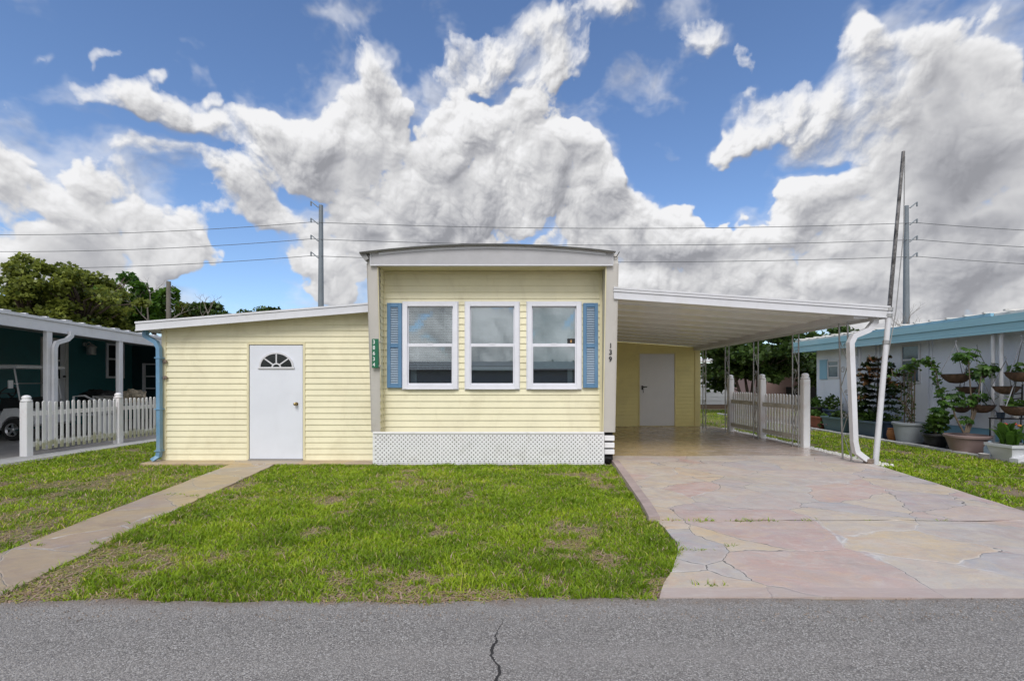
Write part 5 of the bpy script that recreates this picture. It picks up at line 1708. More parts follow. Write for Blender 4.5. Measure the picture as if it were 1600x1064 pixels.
for k, nm in ((1, 'topmost'), (2, 'middle'), (3, 'lowest')):
    mb = MB()
    wire((A1[k][0] - 76, A1[k][1], A1[k][2]), A1[k], 1.6, mb)
    wire(A1[k], A2[k], 0.75, mb)
    wire(A2[k], (A2[k][0] + 76, A2[k][1], A2[k][2]), 1.6, mb)
    tag(mb.build('power_line', M_wire), nm + ' of the three power lines crossing behind the roof', 'power line', 'power lines between the steel poles')
# old wooden pole by the trees on the left
wpY = 30
wpx = gx(263.5, wpY)
wp_ = thing('utility_pole', 'short weathered wooden utility pole between the trees beyond the side room', 'utility pole', (wpx, wpY, 0))
MB().tube([(wpx, wpY, 0), (wpx, wpY, gz(440, wpY))], [0.17, 0.13], 10).build('shaft', mat('grey_weathered_wood', (0.16, 0.15, 0.13), 0.85, 0.2, 3, stretch=(4, 4, 0.5)), wp_)
for k in range(5):
    z = gz(447 + k * 9, wpY)
    MB().tube([(wpx + 0.12, wpY, z), (wpx + 0.34, wpY, z - 0.12), (wpx + 0.42, wpY, z - 0.02)], 0.028, 5).build('bracket', M_steel, wp_)

# ---------------------------------------------------------------- trees
M_bark = mat('grey_brown_bark', (0.10, 0.075, 0.06), 0.9, 0.3, 6, 0.8, 25, stretch=(3, 3, 0.6))
M_deadw = mat('dead_grey_branch', (0.20, 0.18, 0.165), 0.9, 0.2, 8)
def leaf_cloud(centres, radii, counts, size, seed, flat=0.3, aspect=0.45, shell=0.55):
    """many folded leaf-sized faces spread through small clusters"""
    rg = np.random.default_rng(seed)
    V, T = [], []
    for (c, r, n) in zip(centres, radii, counts):
        d = rg.normal(size=(n, 3))
        d /= np.linalg.norm(d, axis=1, keepdims=True)
        rad = rg.random(n) ** shell
        p = np.array(c) + d * rad[:, None] * np.array(r)
        ax = rg.normal(size=(n, 3)) + d * 0.9
        ax[:, 2] *= 0.7
        ax /= np.linalg.norm(ax, axis=1, keepdims=True)
        up = rg.normal(size=(n, 3)) * 0.6 + np.array([0, 0, 1 - flat])
        sd = np.cross(ax, up)
        sd /= np.linalg.norm(sd, axis=1, keepdims=True) + 1e-6
        nr = np.cross(sd, ax)
        s = size * (0.6 + 0.8 * rg.random(n))[:, None]
        q = np.stack([p, p + ax * s * 0.5 + sd * s * aspect, p + ax * s + nr * (-0.15 * s), p + ax * s * 0.5 - sd * s * aspect], 1)
        q[:, 1] += nr * s * 0.10
        q[:, 3] += nr * s * 0.10
        V.append(q)
        tone = np.clip(0.45 + 0.28 * rg.normal(size=n) + rg.normal() * 0.16, 0, 1)
        T.append(np.repeat(tone, 4))
    V = np.concatenate(V).reshape(-1, 3)
    T = np.concatenate(T)
    return V, np.arange(len(V)).reshape(-1, 4), T
def tree(name, label, cat, base, crown_c, crown_r, nclus, nleaf, lsize, lm, seed, clus=0.28, stems=1, flat=0.3, bare_tips=0, group=None, low=-1.0, trunk_r=0.2, lumpy=0.25, shape=None):
    rg = random.Random(seed)
    t = thing(name, label, cat, base, group)
    C, RR, NN = [], [], []
    tries = 0
    while len(C) < nclus and tries < 5000:
        tries += 1
        v = Vector((rg.gauss(0, 1), rg.gauss(0, 1), rg.gauss(0, 1))).normalized() * (rg.random() ** 0.38)
        if v.z < low:
            continue
        k = 1 + lumpy * mnoise.noise(v.normalized() * 2.1 + Vector((seed, 0, 0))) * 2
        p = Vector((crown_c[0] + v.x * crown_r[0] * k, crown_c[1] + v.y * crown_r[1] * k, crown_c[2] + v.z * crown_r[2] * k))
        if shape and not shape(p):
            continue
        s = clus * (0.55 + 0.75 * rg.random())
        C.append(p)
        RR.append((crown_r[0] * s, crown_r[1] * s, crown_r[2] * s * 0.7))
        NN.append(int(nleaf / nclus * (0.6 + 0.8 * rg.random())))
    V, Q, T = leaf_cloud([c[:] for c in C], RR, NN, lsize, seed, flat)
    mb = MB()
    b = Vector(base)
    hubs = []
    for s in range(stems):
        a = 2 * math.pi * s / stems + rg.random()
        off = Vector((math.cos(a), math.sin(a), 0)) * (0.0 if stems == 1 else trunk_r * 1.3)
        top = Vector(crown_c) + Vector((math.cos(a) * crown_r[0] * 0.35, math.sin(a) * crown_r[1] * 0.35, -0.35 * crown_r[2])) * (1 if stems > 1 else 0.3)
        m1 = (b + off).lerp(top, 0.5) + Vector((rg.gauss(0, .06), rg.gauss(0, .06), 0)) * (top - b).length * 0.5
        mb.tube([b + off - Vector((0, 0, 0.1)), m1, top], [trunk_r, trunk_r * 0.75, trunk_r * 0.5], 8)
        hubs += [m1, top]
    for c in C:
        h = min(hubs, key=lambda q: (q - c).length)
        m = h.lerp(c, 0.55) + Vector((rg.gauss(0, 1), rg.gauss(0, 1), rg.random())) * (h - c).length * 0.10
        mb.tube([h, m, c], [trunk_r * 0.32, trunk_r * 0.17, trunk_r * 0.05], 5, caps=False)
    for k in range(bare_tips):
        c = rg.choice([q for q in C if q.z > crown_c[2]])
        d = (c - Vector(crown_c)).normalized() + Vector((0, 0, 0.7))
        for j in range(3):
            e = c + d * crown_r[2] * 0.28 * (0.6 + rg.random()) + Vector((rg.gauss(0, 0.25), 0, rg.gauss(0, 0.12)))
            mb.tube([c, c.lerp(e, 0.5) + Vector((rg.gauss(0, .06), 0, 0)), e], [0.03, 0.02, 0.008], 4, caps=False)
    mb.build('trunk', M_bark, t, smooth=True)
    np_mesh('crown', V, Q, lm, t, T)
    return t
L_olive = leaf_mat('olive_leaves', (0.030, 0.055, 0.010), (0.26, 0.30, 0.055))
L_green = leaf_mat('bright_green_leaves', (0.018, 0.055, 0.008), (0.12, 0.24, 0.03))
L_dark = leaf_mat('dark_green_leaves', (0.012, 0.032, 0.008), (0.085, 0.145, 0.028), 0.25)
L_shrub = leaf_mat('glossy_green_leaves', (0.02, 0.05, 0.008), (0.10, 0.19, 0.03), 0.3)
tree('broad_tree', 'wide olive green tree with bare twigs on top behind the teal house', 'tree', (gx(95, 26), 26, 0), (gx(88, 26), 26, gz(480, 26)), (3.7, 2.6, 2.45), 150, 24000, 0.19, L_olive, 3, 0.18, 2, bare_tips=5, low=-0.8, trunk_r=0.3)
tree('round_tree', 'bright green dense tree right of the wide olive tree', 'tree', (gx(190, 31), 31, 0), (gx(188, 31), 31, gz(478, 31)), (1.7, 1.6, 1.75), 46, 8000, 0.24, L_green, 5, 0.33, 1, low=-0.9, trunk_r=0.22)
tree('round_tree', 'bright green dense tree touching the wooden utility pole', 'tree', (gx(236, 31.5), 31.5, 0), (gx(236, 31.5), 31.5, gz(480, 31.5)), (1.35, 1.4, 1.75), 40, 7000, 0.24, L_green, 9, 0.33, 1, low=-0.9, trunk_r=0.2)
tree('low_tree', 'low green tree just right of the wooden utility pole', 'tree', (gx(287, 34), 34, 0), (gx(285, 34), 34, gz(490, 34)), (1.1, 1.0, 0.75), 16, 1500, 0.22, L_olive, 12, 0.4, 1, bare_tips=6, trunk_r=0.12)
tree('low_tree', 'low green tree with dead branches above the side room roof', 'tree', (gx(325, 34), 34, 0), (gx(325, 34), 34, gz(488, 34)), (1.25, 1.0, 0.6), 16, 1500, 0.22, L_dark, 15, 0.4, 1, bare_tips=0, trunk_r=0.12)
tree('treetop', 'row of small treetops showing over the middle of the side room roof', 'tree', (gx(408, 48), 48, 0), (gx(408, 48), 48, gz(490, 48)), (2.2, 1.5, 0.65), 18, 1300, 0.25, L_dark, 22, 0.3, 1, trunk_r=0.14)
def dead_branches(base, n, h, seed, name, label):
    rg = random.Random(seed)
    mb = MB()
    def grow(p, d, l, r, k):
        q = p + d * l * 0.5 + Vector((rg.gauss(0, .05), 0, 0)) * l
        e = q + (d + Vector((rg.gauss(0, .25), rg.gauss(0, .2), 0.05))).normalized() * l * 0.5
        mb.tube([p, q, e], [r, r * 0.75, r * 0.5], 5, caps=False)
        if k:
            for s in (-1, 1):
                nd = (d + Vector((s * (0.4 + 0.4 * rg.random()), rg.gauss(0, 0.3), 0.1))).normalized()
                grow(q if rg.random() < 0.4 else e, nd, l * (0.6 + 0.15 * rg.random()), r * 0.55, k - 1)
    for i in range(n):
        grow(Vector(base) + Vector((rg.gauss(0, .3), 0, 0)), Vector((rg.gauss(0, .35), 0, 1)).normalized(), h * (0.7 + 0.5 * rg.random()), 0.07, 4)
    return tag(mb.build(name, M_deadw), label, 'tree')
dead_branches((gx(322, 33), 33, gz(520, 33)), 2, 1.5, 4, 'dead_tree', 'leafless grey branches sticking up above the side room roof')
dead_branches((gx(248, 29.5), 29.5, gz(520, 29.5)), 2, 1.3, 8, 'dead_tree', 'leafless grey branches beside the wooden utility pole')
dead_branches((gx(1420, 40), 40, gz(545, 40)), 4, 1.5, 17, 'dead_tree', 'bare branches showing above the blue-trimmed roof beside the steel pole')
tree('multi_stem_tree', 'dark green tree with several leaning stems behind the carport fence', 'tree', (gx(1178, 21), 21, 0), (gx(1172, 21), 21, gz(560, 21)), (2.2, 1.8, 1.30), 70, 12000, 0.19, L_dark, 31, 0.26, 5, low=-0.75, trunk_r=0.09)
tree('dense_tree', 'dark dense tree rising behind the gable end of the blue-trimmed house', 'tree', (gx(1300, 25), 25, 0), (gx(1300, 25), 25, gz(555, 25)), (2.7, 2.0, 2.0), 70, 10000, 0.24, L_dark, 37, 0.28, 2, trunk_r=0.16, shape=lambda p: p.z < 4.3)

# ---------------------------------------------------------------- far sheds seen under the carport
M_pink = mat('dusty_pink_stucco', (0.36, 0.245, 0.225), 0.85, 0.06, 2, 0.3, 60)
M_lgrey = mat('pale_grey_siding', (0.50, 0.52, 0.55), 0.6, 0.04, 2)
pk = thing('pink_building', 'dusty pink building behind the leaning stems of the dark tree', 'building', (16, 28, 0))
MB().box(gx(1195, 28), gx(1300, 28), 28, 33, 0, 2.15).build('wall', M_pink, pk)
MB().prism([(gx(1190, 28), 2.15), (gx(1306, 28), 2.15), (gx(1248, 28), 3.1)], 'y', 27.7, 33.3).build('roof', mat('dull_brown_shingle', (0.13, 0.10, 0.09), 0.9, 0.2, 5), pk)
MB().box(gx(1228, 28), gx(1290, 28), 27.9, 27.99, 0.02, 1.1).build('dark_base', M_dark, pk)
wsh = thing('white_shed', 'pale grey white shed on the lawn beyond the utility room', 'shed', (10.4, 25, 0))
mb = MB()
siding(mb, gx(1085, 25), gx(1140, 25), 0.22, 2.4, 25, 0.2, 0.22, 0.012)
mb.build('front_siding', M_lgrey, wsh)
MB().box(gx(1085, 25), gx(1140, 25), 25.02, 29, 0.22, 2.4).build('wall', M_lgrey, wsh)
MB().box(gx(1083, 25), gx(1141, 25), 25.01, 29, 0.0, 0.215).build('plinth', mat('brown_plinth', (0.16, 0.11, 0.08), 0.9), wsh)
MB().hexa([(gx(1082, 25), 24.8, 2.42), (gx(1143, 25), 24.8, 2.42), (gx(1143, 25), 29, 2.8), (gx(1082, 25), 29, 2.8), (gx(1082, 25), 24.8, 2.5), (gx(1143, 25), 24.8, 2.5), (gx(1143, 25), 29, 2.88), (gx(1082, 25), 29, 2.88)]).build('roof', M_roofw, wsh)
# far row of vegetation closing the horizon
rg = np.random.default_rng(77)
cs, rs, ns = [], [], []
for i in range(190):
    a = 2 * math.pi * i / 190
    q = 95 + rg.normal() * 3
    tall = 1.0 if math.cos(a) > 0.2 else 1.6
    cs.append((q * math.sin(a), q * math.cos(a), (1.3 + rg.random() * 1.2) * tall))
    rs.append((2.6, 2.6, 1.5 * tall))
    ns.append(260)
V, Q, T = leaf_cloud(cs, rs, ns, 0.55, 78)
tag(np_mesh('distant_woods', V, Q, L_dark, None, T), 'dark line of far trees along the horizon', 'woods', kind='stuff')

# ---------------------------------------------------------------- white house with blue trim on the right
blueh = thing('blue_trimmed_house', 'white mobile home with light blue roof edge behind the potted plants', 'mobile home', (10.3, 12, 0))
HX = 10.3
M_wallw = mat('white_textured_wall', (0.76, 0.80, 0.88), 0.6, 0.04, 1.5, 0.3, 40, dirt=(0.42, 0.43, 0.45), dscale=0.9, damt=0.35, stretch=(1, 1, 0.6))
M_bluf = mat('light_blue_trim', (0.25, 0.46, 0.54), 0.45, 0.06, 2, dirt=(0.36, 0.52, 0.58), dscale=1.5, damt=0.5, stretch=(1, 0.5, 3))
M_blus = mat('pale_blue_paint', (0.24, 0.46, 0.60), 0.5, 0.05, 2)
yE = HX * 740 / (1276 - 800)
MB().box(HX, HX + 4.2, 3.0, yE, 0.45, 2.75).build('side_wall', M_wallw, blueh)
MB().box(HX + 0.02, HX + 4.1, 3.0, yE - 0.02, 0.0, 0.449).build('blue_skirting', M_blus, blueh)
for px in (1340, 1368, 1374, 1451, 1456):
    y = HX * 740 / (px - 800)
    MB().box(HX - 0.03, HX - 0.001, y - 0.03, y + 0.03, 0.46, 2.6).build('wall_batten', M_wallw, blueh)
EX = 9.72
yA, yB = 3.0, yE + 0.35
def hexl(mb, x0, x1, a, b, z0, z1, dz=0.0):
    mb.hexa([(x0, a, z0), (x1, a, z0), (x1, b, z0 + dz), (x0, b, z0 + dz), (x0, a, z1), (x1, a, z1), (x1, b, z1 + dz), (x0, b, z1 + dz)])
mb = MB()
hexl(mb, EX, EX + 0.04, yA, yB, 2.50, 2.63)
hexl(mb, EX - 0.03, EX + 0.04, yA, yB, 2.634, 2.79)
hexl(mb, EX - 0.01, EX + 0.03, yA, yB, 2.44, 2.495)
mb.box(EX + 0.041, HX + 4.2, yB - 0.04, yB, 2.46, 2.79)
mb.build('eave_fascia', M_bluf, blueh)
hexl(MB(), 0, 1, 0, 1, 0, 1)
mb = MB()
mb.hexa([(EX - 0.02, 9.6, 2.795), (EX + 0.05, 9.6, 2.795), (EX + 0.05, 13.6, 2.795), (EX - 0.02, 13.6, 2.795), (EX - 0.02, 9.6, 2.86), (EX + 0.05, 9.6, 2.86), (EX + 0.05, 13.6, 2.83), (EX - 0.02, 13.6, 2.83)])
mb.build('gutter', M_blus, blueh)
mb = MB()
mb.hexa([(EX + 0.06, yA, 2.80), (HX + 2.1, yA, 3.15), (HX + 2.1, yB, 3.05), (EX + 0.06, yB, 2.80), (EX + 0.06, yA, 2.85), (HX + 2.1, yA, 3.2), (HX + 2.1, yB, 3.1), (EX + 0.06, yB, 2.85)])
for i in range(32):
    y = 3.4 + 0.42 * i
    if y < yB:
        mb.box(EX - 0.05, EX + 0.30, y, y + 0.05, 2.862, 2.895)
mb.build('roof', M_roofw, blueh)
MB().box(EX + 0.041, HX - 0.001, yA, yB - 0.05, 2.60, 2.63).build('eave_soffit', M_whm, blueh)
def side_window(pa, pb, z0, z1, shutters):
    ya, yb = HX * 740 / (pb - 800), HX * 740 / (pa - 800)
    mb = MB()
    xwall_ring(mb, ya, yb, z0, z1, 0.05, HX - 0.035, HX - 0.001)
    mb.bbox(HX - 0.03, HX - 0.001, ya + 0.051, yb - 0.051, (z0 + z1) / 2 + 0.08, (z0 + z1) / 2 + 0.13)
    w = mb.build('window', M_whm, blueh)
    MB().box(HX - 0.014, HX - 0.004, ya + 0.051, yb - 0.051, z0 + 0.051, z1 - 0.051).build('pane', mat('greyblue_window_glass', (0.10, 0.14, 0.18), 0.08, 0.3, 2), w)
    if shutters:
        MB().bbox(HX - 0.04, HX - 0.001, yb + 0.02, yb + 0.38, z0 - 0.03, z1 + 0.03, 0.006).build('shutter', M_blus, blueh)
side_window(1294, 1312, 1.56, 2.14, True)
side_window(1409, 1439, 1.42, 2.42, False)
# patio posts in front of the wall
for px in (1551.5, 1564.5):
    x = 9.86
    y = x * 740 / (px - 800)
    MB().tube([(x, y, 0.02), (x, y, 2.49)], 0.034, 8).build('eave_post', M_whm, blueh)
mb = MB()
xa = xb = 9.86
ya_, yb_ = 9.86 * 740 / 751.5, 9.86 * 740 / 764.5
for k in range(6):
    z = 0.4 + 0.17 * k
    mb.tube([(xa, ya_, z), (xb, yb_, z + 0.12 * (-1) ** k)], 0.008, 5)
mb.build('post_scroll', M_gal, blueh)
for px, ya in ((1437, 10.9), (1445, 10.5)):
    pass
mb = MB()
xg = gx(1332, 14.0)
mb.tube([(xg, 14.0, 0.05), (xg, 14.0, 2.45)], 0.03, 6).tube([(xg, 13.7, 0.05), (xg, 13.7, 2.45)], 0.03, 6)
for k in range(9):
    z = 0.2 + 0.24 * k
    mb.tube([(xg, 14.0, z), (xg, 13.85, z + 0.12), (xg, 13.7, z)], 0.012, 5)
mb.build('trellis_post', M_whm, blueh)

# ---------------------------------------------------------------- potted plants along the kerb
M_terr = mat('terracotta', (0.30, 0.10, 0.055), 0.75, 0.15, 6, 0.2, 60, dirt=(0.18, 0.08, 0.05), damt=0.5)
M_bkp = mat('black_plastic_pot', (0.014, 0.015, 0.018), 0.4, 0.2, 6)
M_gry = mat('grey_plastic_tub', (0.30, 0.33, 0.36), 0.45, 0.06, 3, dirt=(0.2, 0.2, 0.2), damt=0.4)
M_blp = mat('slate_blue_planter', (0.085, 0.13, 0.18), 0.45, 0.1, 3, dirt=(0.05, 0.06, 0.07), damt=0.4)
M_tlp = mat('dusty_teal_planter', (0.10, 0.17, 0.19), 0.45, 0.1, 3)
M_mau = mat('mauve_brown_tub', (0.27, 0.195, 0.185), 0.5, 0.06, 3, dirt=(0.18, 0.13, 0.12), damt=0.4)
M_wpl = mat('white_planter', (0.60, 0.62, 0.64), 0.4, 0.04, 3, dirt=(0.4, 0.4, 0.38), damt=0.3)
M_soilp = mat('potting_soil', (0.03, 0.022, 0.016), 0.95, 0.4, 30)
M_stem = mat('brown_stem', (0.13, 0.10, 0.07), 0.8, 0.2, 10)
M_gstem = mat('green_stem', (0.10, 0.14, 0.04), 0.6, 0.2, 10)
def round_pot(root, c, rt, rb, h, m, name='pot', rim=0.06, n=24):
    prof = [(rb * 0.9, 0.0), (rb, 0.012), (rt * 0.95, h - rim), (rt * 1.03, h - rim + 0.004), (rt * 1.05, h - 0.012), (rt * 1.02, h), (rt * 0.93, h), (rt * 0.90, h - 0.05)]
    MB().lathe(prof, c, n).build(name, m, root, smooth=True)
    MB().lathe([(0.002, h - 0.050), (rt * 0.89, h - 0.055), (rt * 0.89, h - 0.09)], c, 16).build('soil', M_soilp, root)
def box_pot(root, c, wx, wy, h, m, taper=0.8, lip=0.025):
    mb = MB()
    a, b = wx / 2, wy / 2
    P = lambda s, z, k=0: [(c[0] + sx * (a * s + k), c[1] + sy * (b * s + k), c[2] + z) for sx, sy in ((-1, -1), (1, -1), (1, 1), (-1, 1))]
    v = P(taper, 0) + P(1, h - 0.05)
    mb.add(v, [(3, 2, 1, 0), (0, 1, 5, 4), (1, 2, 6, 5), (2, 3, 7, 6), (3, 0, 4, 7)])
    v = P(1, h - 0.05, lip) + P(1, h, lip) + P(1, h, -0.02) + P(1, h - 0.06, -0.03) + P(1, h - 0.05, 0)
    f = []
    for lv in ((0, 4), (4, 8), (8, 12)):
        for i in range(4):
            j = (i + 1) % 4
            f.append((lv[0] + i, lv[0] + j, lv[1] + j, lv[1] + i))
    for i in range(4):
        j = (i + 1) % 4
        f.append((16 + i, 16 + j, j, i))
    mb.add(v, f)
    mb.build('planter', m, root)
    MB().add(P(1, h - 0.055, -0.025), [(0, 1, 2, 3)]).build('soil', M_soilp, root)
def foliage(root, clusters, n, size, m, seed, aspect=0.45, flat=0.2, name='foliage'):
    V, Q, T = leaf_cloud([c for c, r in clusters], [r if isinstance(r, tuple) else (r, r, r) for c, r in clusters], [n] * len(clusters), size, seed, flat, aspect)
    return np_mesh(name, V, Q, m, root, T)
KX = 9.48                                  # row of pots just behind the kerb
def kx_y(px, x=KX):
    return x * 740 / (px - 800)
# Norfolk pine in a slate blue planter
y = kx_y(1371, 9.6)
c = (9.6, y, 0.02)
pt = thing('potted_pine', 'tiered potted pine in a slate blue planter by the white wall', 'potted plant', c)
box_pot(pt, c, 0.70, 0.75, 0.42, M_blp)
top = gz(558, y)
MB().tube([(9.6, y, 0.3), (9.62, y, top - 0.05)], [0.035, 0.012], 7).build('trunk', M_stem, pt)
V_, T_ = [], []
rg = np.random.default_rng(5)
nt = 10
for k in range(nt):
    z = 0.72 + (top - 0.80) * k / (nt - 1)
    Lb0 = (0.62, 0.5, 0.66, 0.56, 0.64, 0.5, 0.55, 0.42, 0.42, 0.26)[k]
    for j in range(7):
        a = 2 * math.pi * j / 7 + k * 0.7 + 0.4 * rg.normal()
        Lb = Lb0 * (0.75 + 0.35 * rg.random())
        up_ = 0.05 * rg.normal()
        zb0 = z + 0.018 * rg.normal()
        d = np.array([math.cos(a), math.sin(a), 0])
        pd = np.array([-d[1], d[0], 0])
        for s in range(64):
            t_ = rg.random() ** 0.8
            p = np.array([9.61, y, zb0]) + d * Lb * t_ + np.array([0, 0, (0.14 + up_) * t_ - 0.15 * t_ * t_])
            sg_ = 1 if s % 2 else -1
            ln = 0.17 * (1.15 - t_)
            e = p + pd * sg_ * ln + d * ln * 0.7 + np.array([0, 0, 0.032 * rg.normal() + 0.015])
            w = 0.016
            V_ += [p - d * w, p + d * w, e + d * w * 0.7, e - d * w * 0.7 + np.array([0, 0, 0.012])]
            red = (t_ > 0.35 and k in (2, 5, 6, 7, 9) and rg.random() < 0.65)
            T_ += [0.9 + 0.1 * rg.random() if red else 0.45 * rg.random()] * 4
m_pine = leaf_mat('pine_needles', (0.006, 0.018, 0.007), (0.05, 0.075, 0.022), 0.15)
tn = NT(m_pine.node_tree)
atn = [n for n in m_pine.node_tree.nodes if n.type == 'ATTRIBUTE'][0]
tn.put(m_pine.node_tree.nodes['Principled BSDF'].inputs['Base Color'], tn.ramp(atn.outputs['Fac'], [(0, (0.006, 0.018, 0.006)), (0.55, (0.045, 0.075, 0.02)), (0.85, (0.12, 0.055, 0.02)), (1, (0.17, 0.075, 0.03))]))
np_mesh('branches', V_, np.arange(len(V_)).reshape(-1, 4), m_pine, pt, T_)
foliage(pt, [((9.5, y + 0.05, 0.52), (0.3, 0.25, 0.12))], 160, 0.11, L_shrub, 3)
# second slate planter beside it
c = (9.75, kx_y(1390, 9.75), 0.02)
p2 = thing('planter', 'dark blue planter without a tall plant right of the potted pine', 'planter', c)
box_pot(p2, c, 0.6, 0.6, 0.44, mat('navy_planter', (0.03, 0.05, 0.09), 0.4, 0.1, 4))
foliage(p2, [((c[0], c[1], 0.5), (0.2, 0.2, 0.08))], 60, 0.09, L_dark, 4)
# terracotta pot
y = kx_y(1395.5, 9.4)
c = (9.4, y, 0.02)
p3 = thing('terracotta_pot', 'small orange terracotta pot between the dark planter and the grey tub', 'pot', c)
MB().lathe([(0.08, 0), (0.10, 0.01), (0.135, 0.14), (0.12, 0.24), (0.10, 0.27), (0.115, 0.29), (0.105, 0.295), (0.09, 0.27)], c, 20).build('pot', mat('orange_terracotta', (0.36, 0.15, 0.05), 0.7, 0.1, 6), p3, smooth=True)
# grey tub with a vine on a trellis
y = kx_y(1421, 9.45)
c = (9.45, y, 0.02)
p4 = thing('trellis_vine', 'grey tub with a climbing vine on a wooden trellis by the window', 'potted plant', c)
round_pot(p4, c, 0.33, 0.25, 0.48, M_gry, 'tub')
mb = MB()
tz_ = gz(575, y)
for dy, dx in ((-0.13, 0), (0.0, 0.05), (0.14, 0.0)):
    mb.tube([(9.45 + dx, y + dy, 0.4), (9.45 + dx, y + dy * 1.15, tz_)], 0.013, 5)
for k in range(5):
    z = 0.62 + k * 0.26
    mb.tube([(9.45, y - 0.15, z), (9.45, y + 0.16, z)], 0.009, 5)
mb.build('trellis', M_stem, p4)
mb = MB()
rgp = random.Random(4)
cl = []
for s in range(5):
    pts = [Vector((9.45, y + rgp.uniform(-.12, .12), 0.42))]
    for k in range(9):
        pts.append(pts[-1] + Vector((rgp.gauss(0, .035), rgp.gauss(0, .05), 0.15)))
        cl.append((pts[-1][:], 0.05))
    mb.tube(pts, [0.012] * 5 + [0.008] * 5, 5)
arcp = [Vector((9.42, y, tz_ - 0.05)), Vector((9.38, y - 0.25, tz_ + 0.12)), Vector((9.36, y - 0.62, tz_ + 0.16)), Vector((9.36, y - 0.8, tz_ - 0.05)), Vector((9.36, y - 0.86, tz_ - 0.40)), Vector((9.36, y - 0.98, tz_ - 0.75))]
mb.tube(arcp, 0.012, 5)
mb.build('vine_stem', M_stem, p4)
cl2 = []
for a, b in zip(arcp, arcp[1:]):
    for k in range(4):
        cl2.append((a.lerp(b, k / 4)[:], 0.085))
foliage(p4, cl2 + [((9.42, y + 0.05, tz_ + 0.02), 0.14), ((9.4, y + 0.18, tz_ - 0.1), 0.10), ((9.4, y + 0.32, tz_ - 0.08), 0.08)], 11, 0.085, L_shrub, 6)
foliage(p4, [q for i, q in enumerate(cl) if i % 2], 7, 0.06, L_shrub, 7)
# black pot with a leafy shrub
y = kx_y(1462, 9.35)
c = (9.35, y, 0.02)
p5 = thing('potted_shrub', 'green leafy shrub in a black pot left of the fig tree', 'potted plant', c)
round_pot(p5, c, 0.235, 0.17, 0.31, M_bkp)
mb = MB()
for k in range(5):
    a = k * 1.3
    mb.tube([(c[0], c[1], 0.28), (c[0] + 0.05 * math.cos(a), c[1] + 0.05 * math.sin(a), 0.5), (c[0] + 0.14 * math.cos(a), c[1] + 0.14 * math.sin(a), 0.72)], [0.012, 0.009, 0.005], 5)
mb.build('stem', M_stem, p5)
foliage(p5, [((c[0], c[1], 0.52), (0.18, 0.17, 0.2)), ((c[0] + 0.05, c[1] - 0.08, 0.72), 0.16), ((c[0] - 0.08, c[1] - 0.1, 0.62), 0.13), ((c[0], c[1] + 0.1, 0.45), 0.13)], 75, 0.10, L_shrub, 11)
# fig tree in a mauve tub
y = kx_y(1511, 9.3)
c = (9.3, y, 0.02)
fig = thing('potted_fig', 'fig tree with big lobed leaves in a mauve brown tub', 'potted plant', c)
round_pot(fig, c, 0.36, 0.25, 0.37, M_mau, 'tub')
FTOP = [(1488, 618, 0.19), (1479, 630, 0.12), (1530, 620, 0.19), (1512, 628, 0.12), (1512, 655, 0.09), (1536, 578, 0.23), (1548, 574, 0.15), (1511, 553, 0.21), (1503, 558, 0.13), (1466, 640, 0.09)]
mb = MB()
def fp(px, py, dy=0.0):
    yy_ = y + dy
    return Vector((gx(px, yy_), yy_, gz(py, yy_)))
for a, b, d in (((1506, 676), (1492, 650), (1486, 622)), ((1512, 676), (1518, 655), (1528, 625)), ((1513, 676), (1526, 640), (1533, 585)), ((1510, 676), (1519, 648), (1513, 560)), ((1508, 676), (1510, 666), (1512, 655))):
    mb.tube([fp(*a), fp(*b), fp(*d)], [0.02, 0.015, 0.008], 6)
mb.build('stem', M_stem, fig)
# lobed leaves: five pointed lobes round a stalk, bent down
rg = np.random.default_rng(9)
V_, Q_, T_ = [], [], []
for px, py, r in FTOP:
    cc = np.array(fp(px, py, float(rg.normal()) * 0.05)[:])
    for k in range(int(26 * (r / 0.19) ** 1.5) + 5):
        d = rg.normal(size=3); d[2] *= 0.6; d /= np.linalg.norm(d)
        o = cc + d * r * (0.35 + 0.6 * rg.random())
        nrm = d * 0.5 + np.array([0, -0.25, 0.8]) + rg.normal(size=3) * 0.25
        nrm /= np.linalg.norm(nrm)
        ax = d - nrm * d.dot(nrm); ax /= np.linalg.norm(ax) + 1e-6
        sd_ = np.cross(nrm, ax)
        s = 0.075 + 0.05 * rg.random()
        tone = np.clip(0.5 + 0.3 * rg.normal(), 0, 1)
        for ang, ln in ((0, 1.0), (0.75, 0.85), (-0.75, 0.85), (1.6, 0.55), (-1.6, 0.55)):
            u = ax * math.cos(ang) + sd_ * math.sin(ang)
            w = np.cross(nrm, u)
            i0 = len(V_)
            V_ += [o, o + u * s * ln * 0.6 + w * s * 0.26, o + u * s * ln - nrm * s * 0.25, o + u * s * ln * 0.6 - w * s * 0.26]
            Q_.append((i0, i0 + 1, i0 + 2, i0 + 3))
            T_ += [tone] * 4
L_fig = leaf_mat('fig_leaves', (0.018, 0.050, 0.008), (0.09, 0.19, 0.03), 0.35)
np_mesh('foliage', V_, np.array(Q_), L_fig, fig, T_)
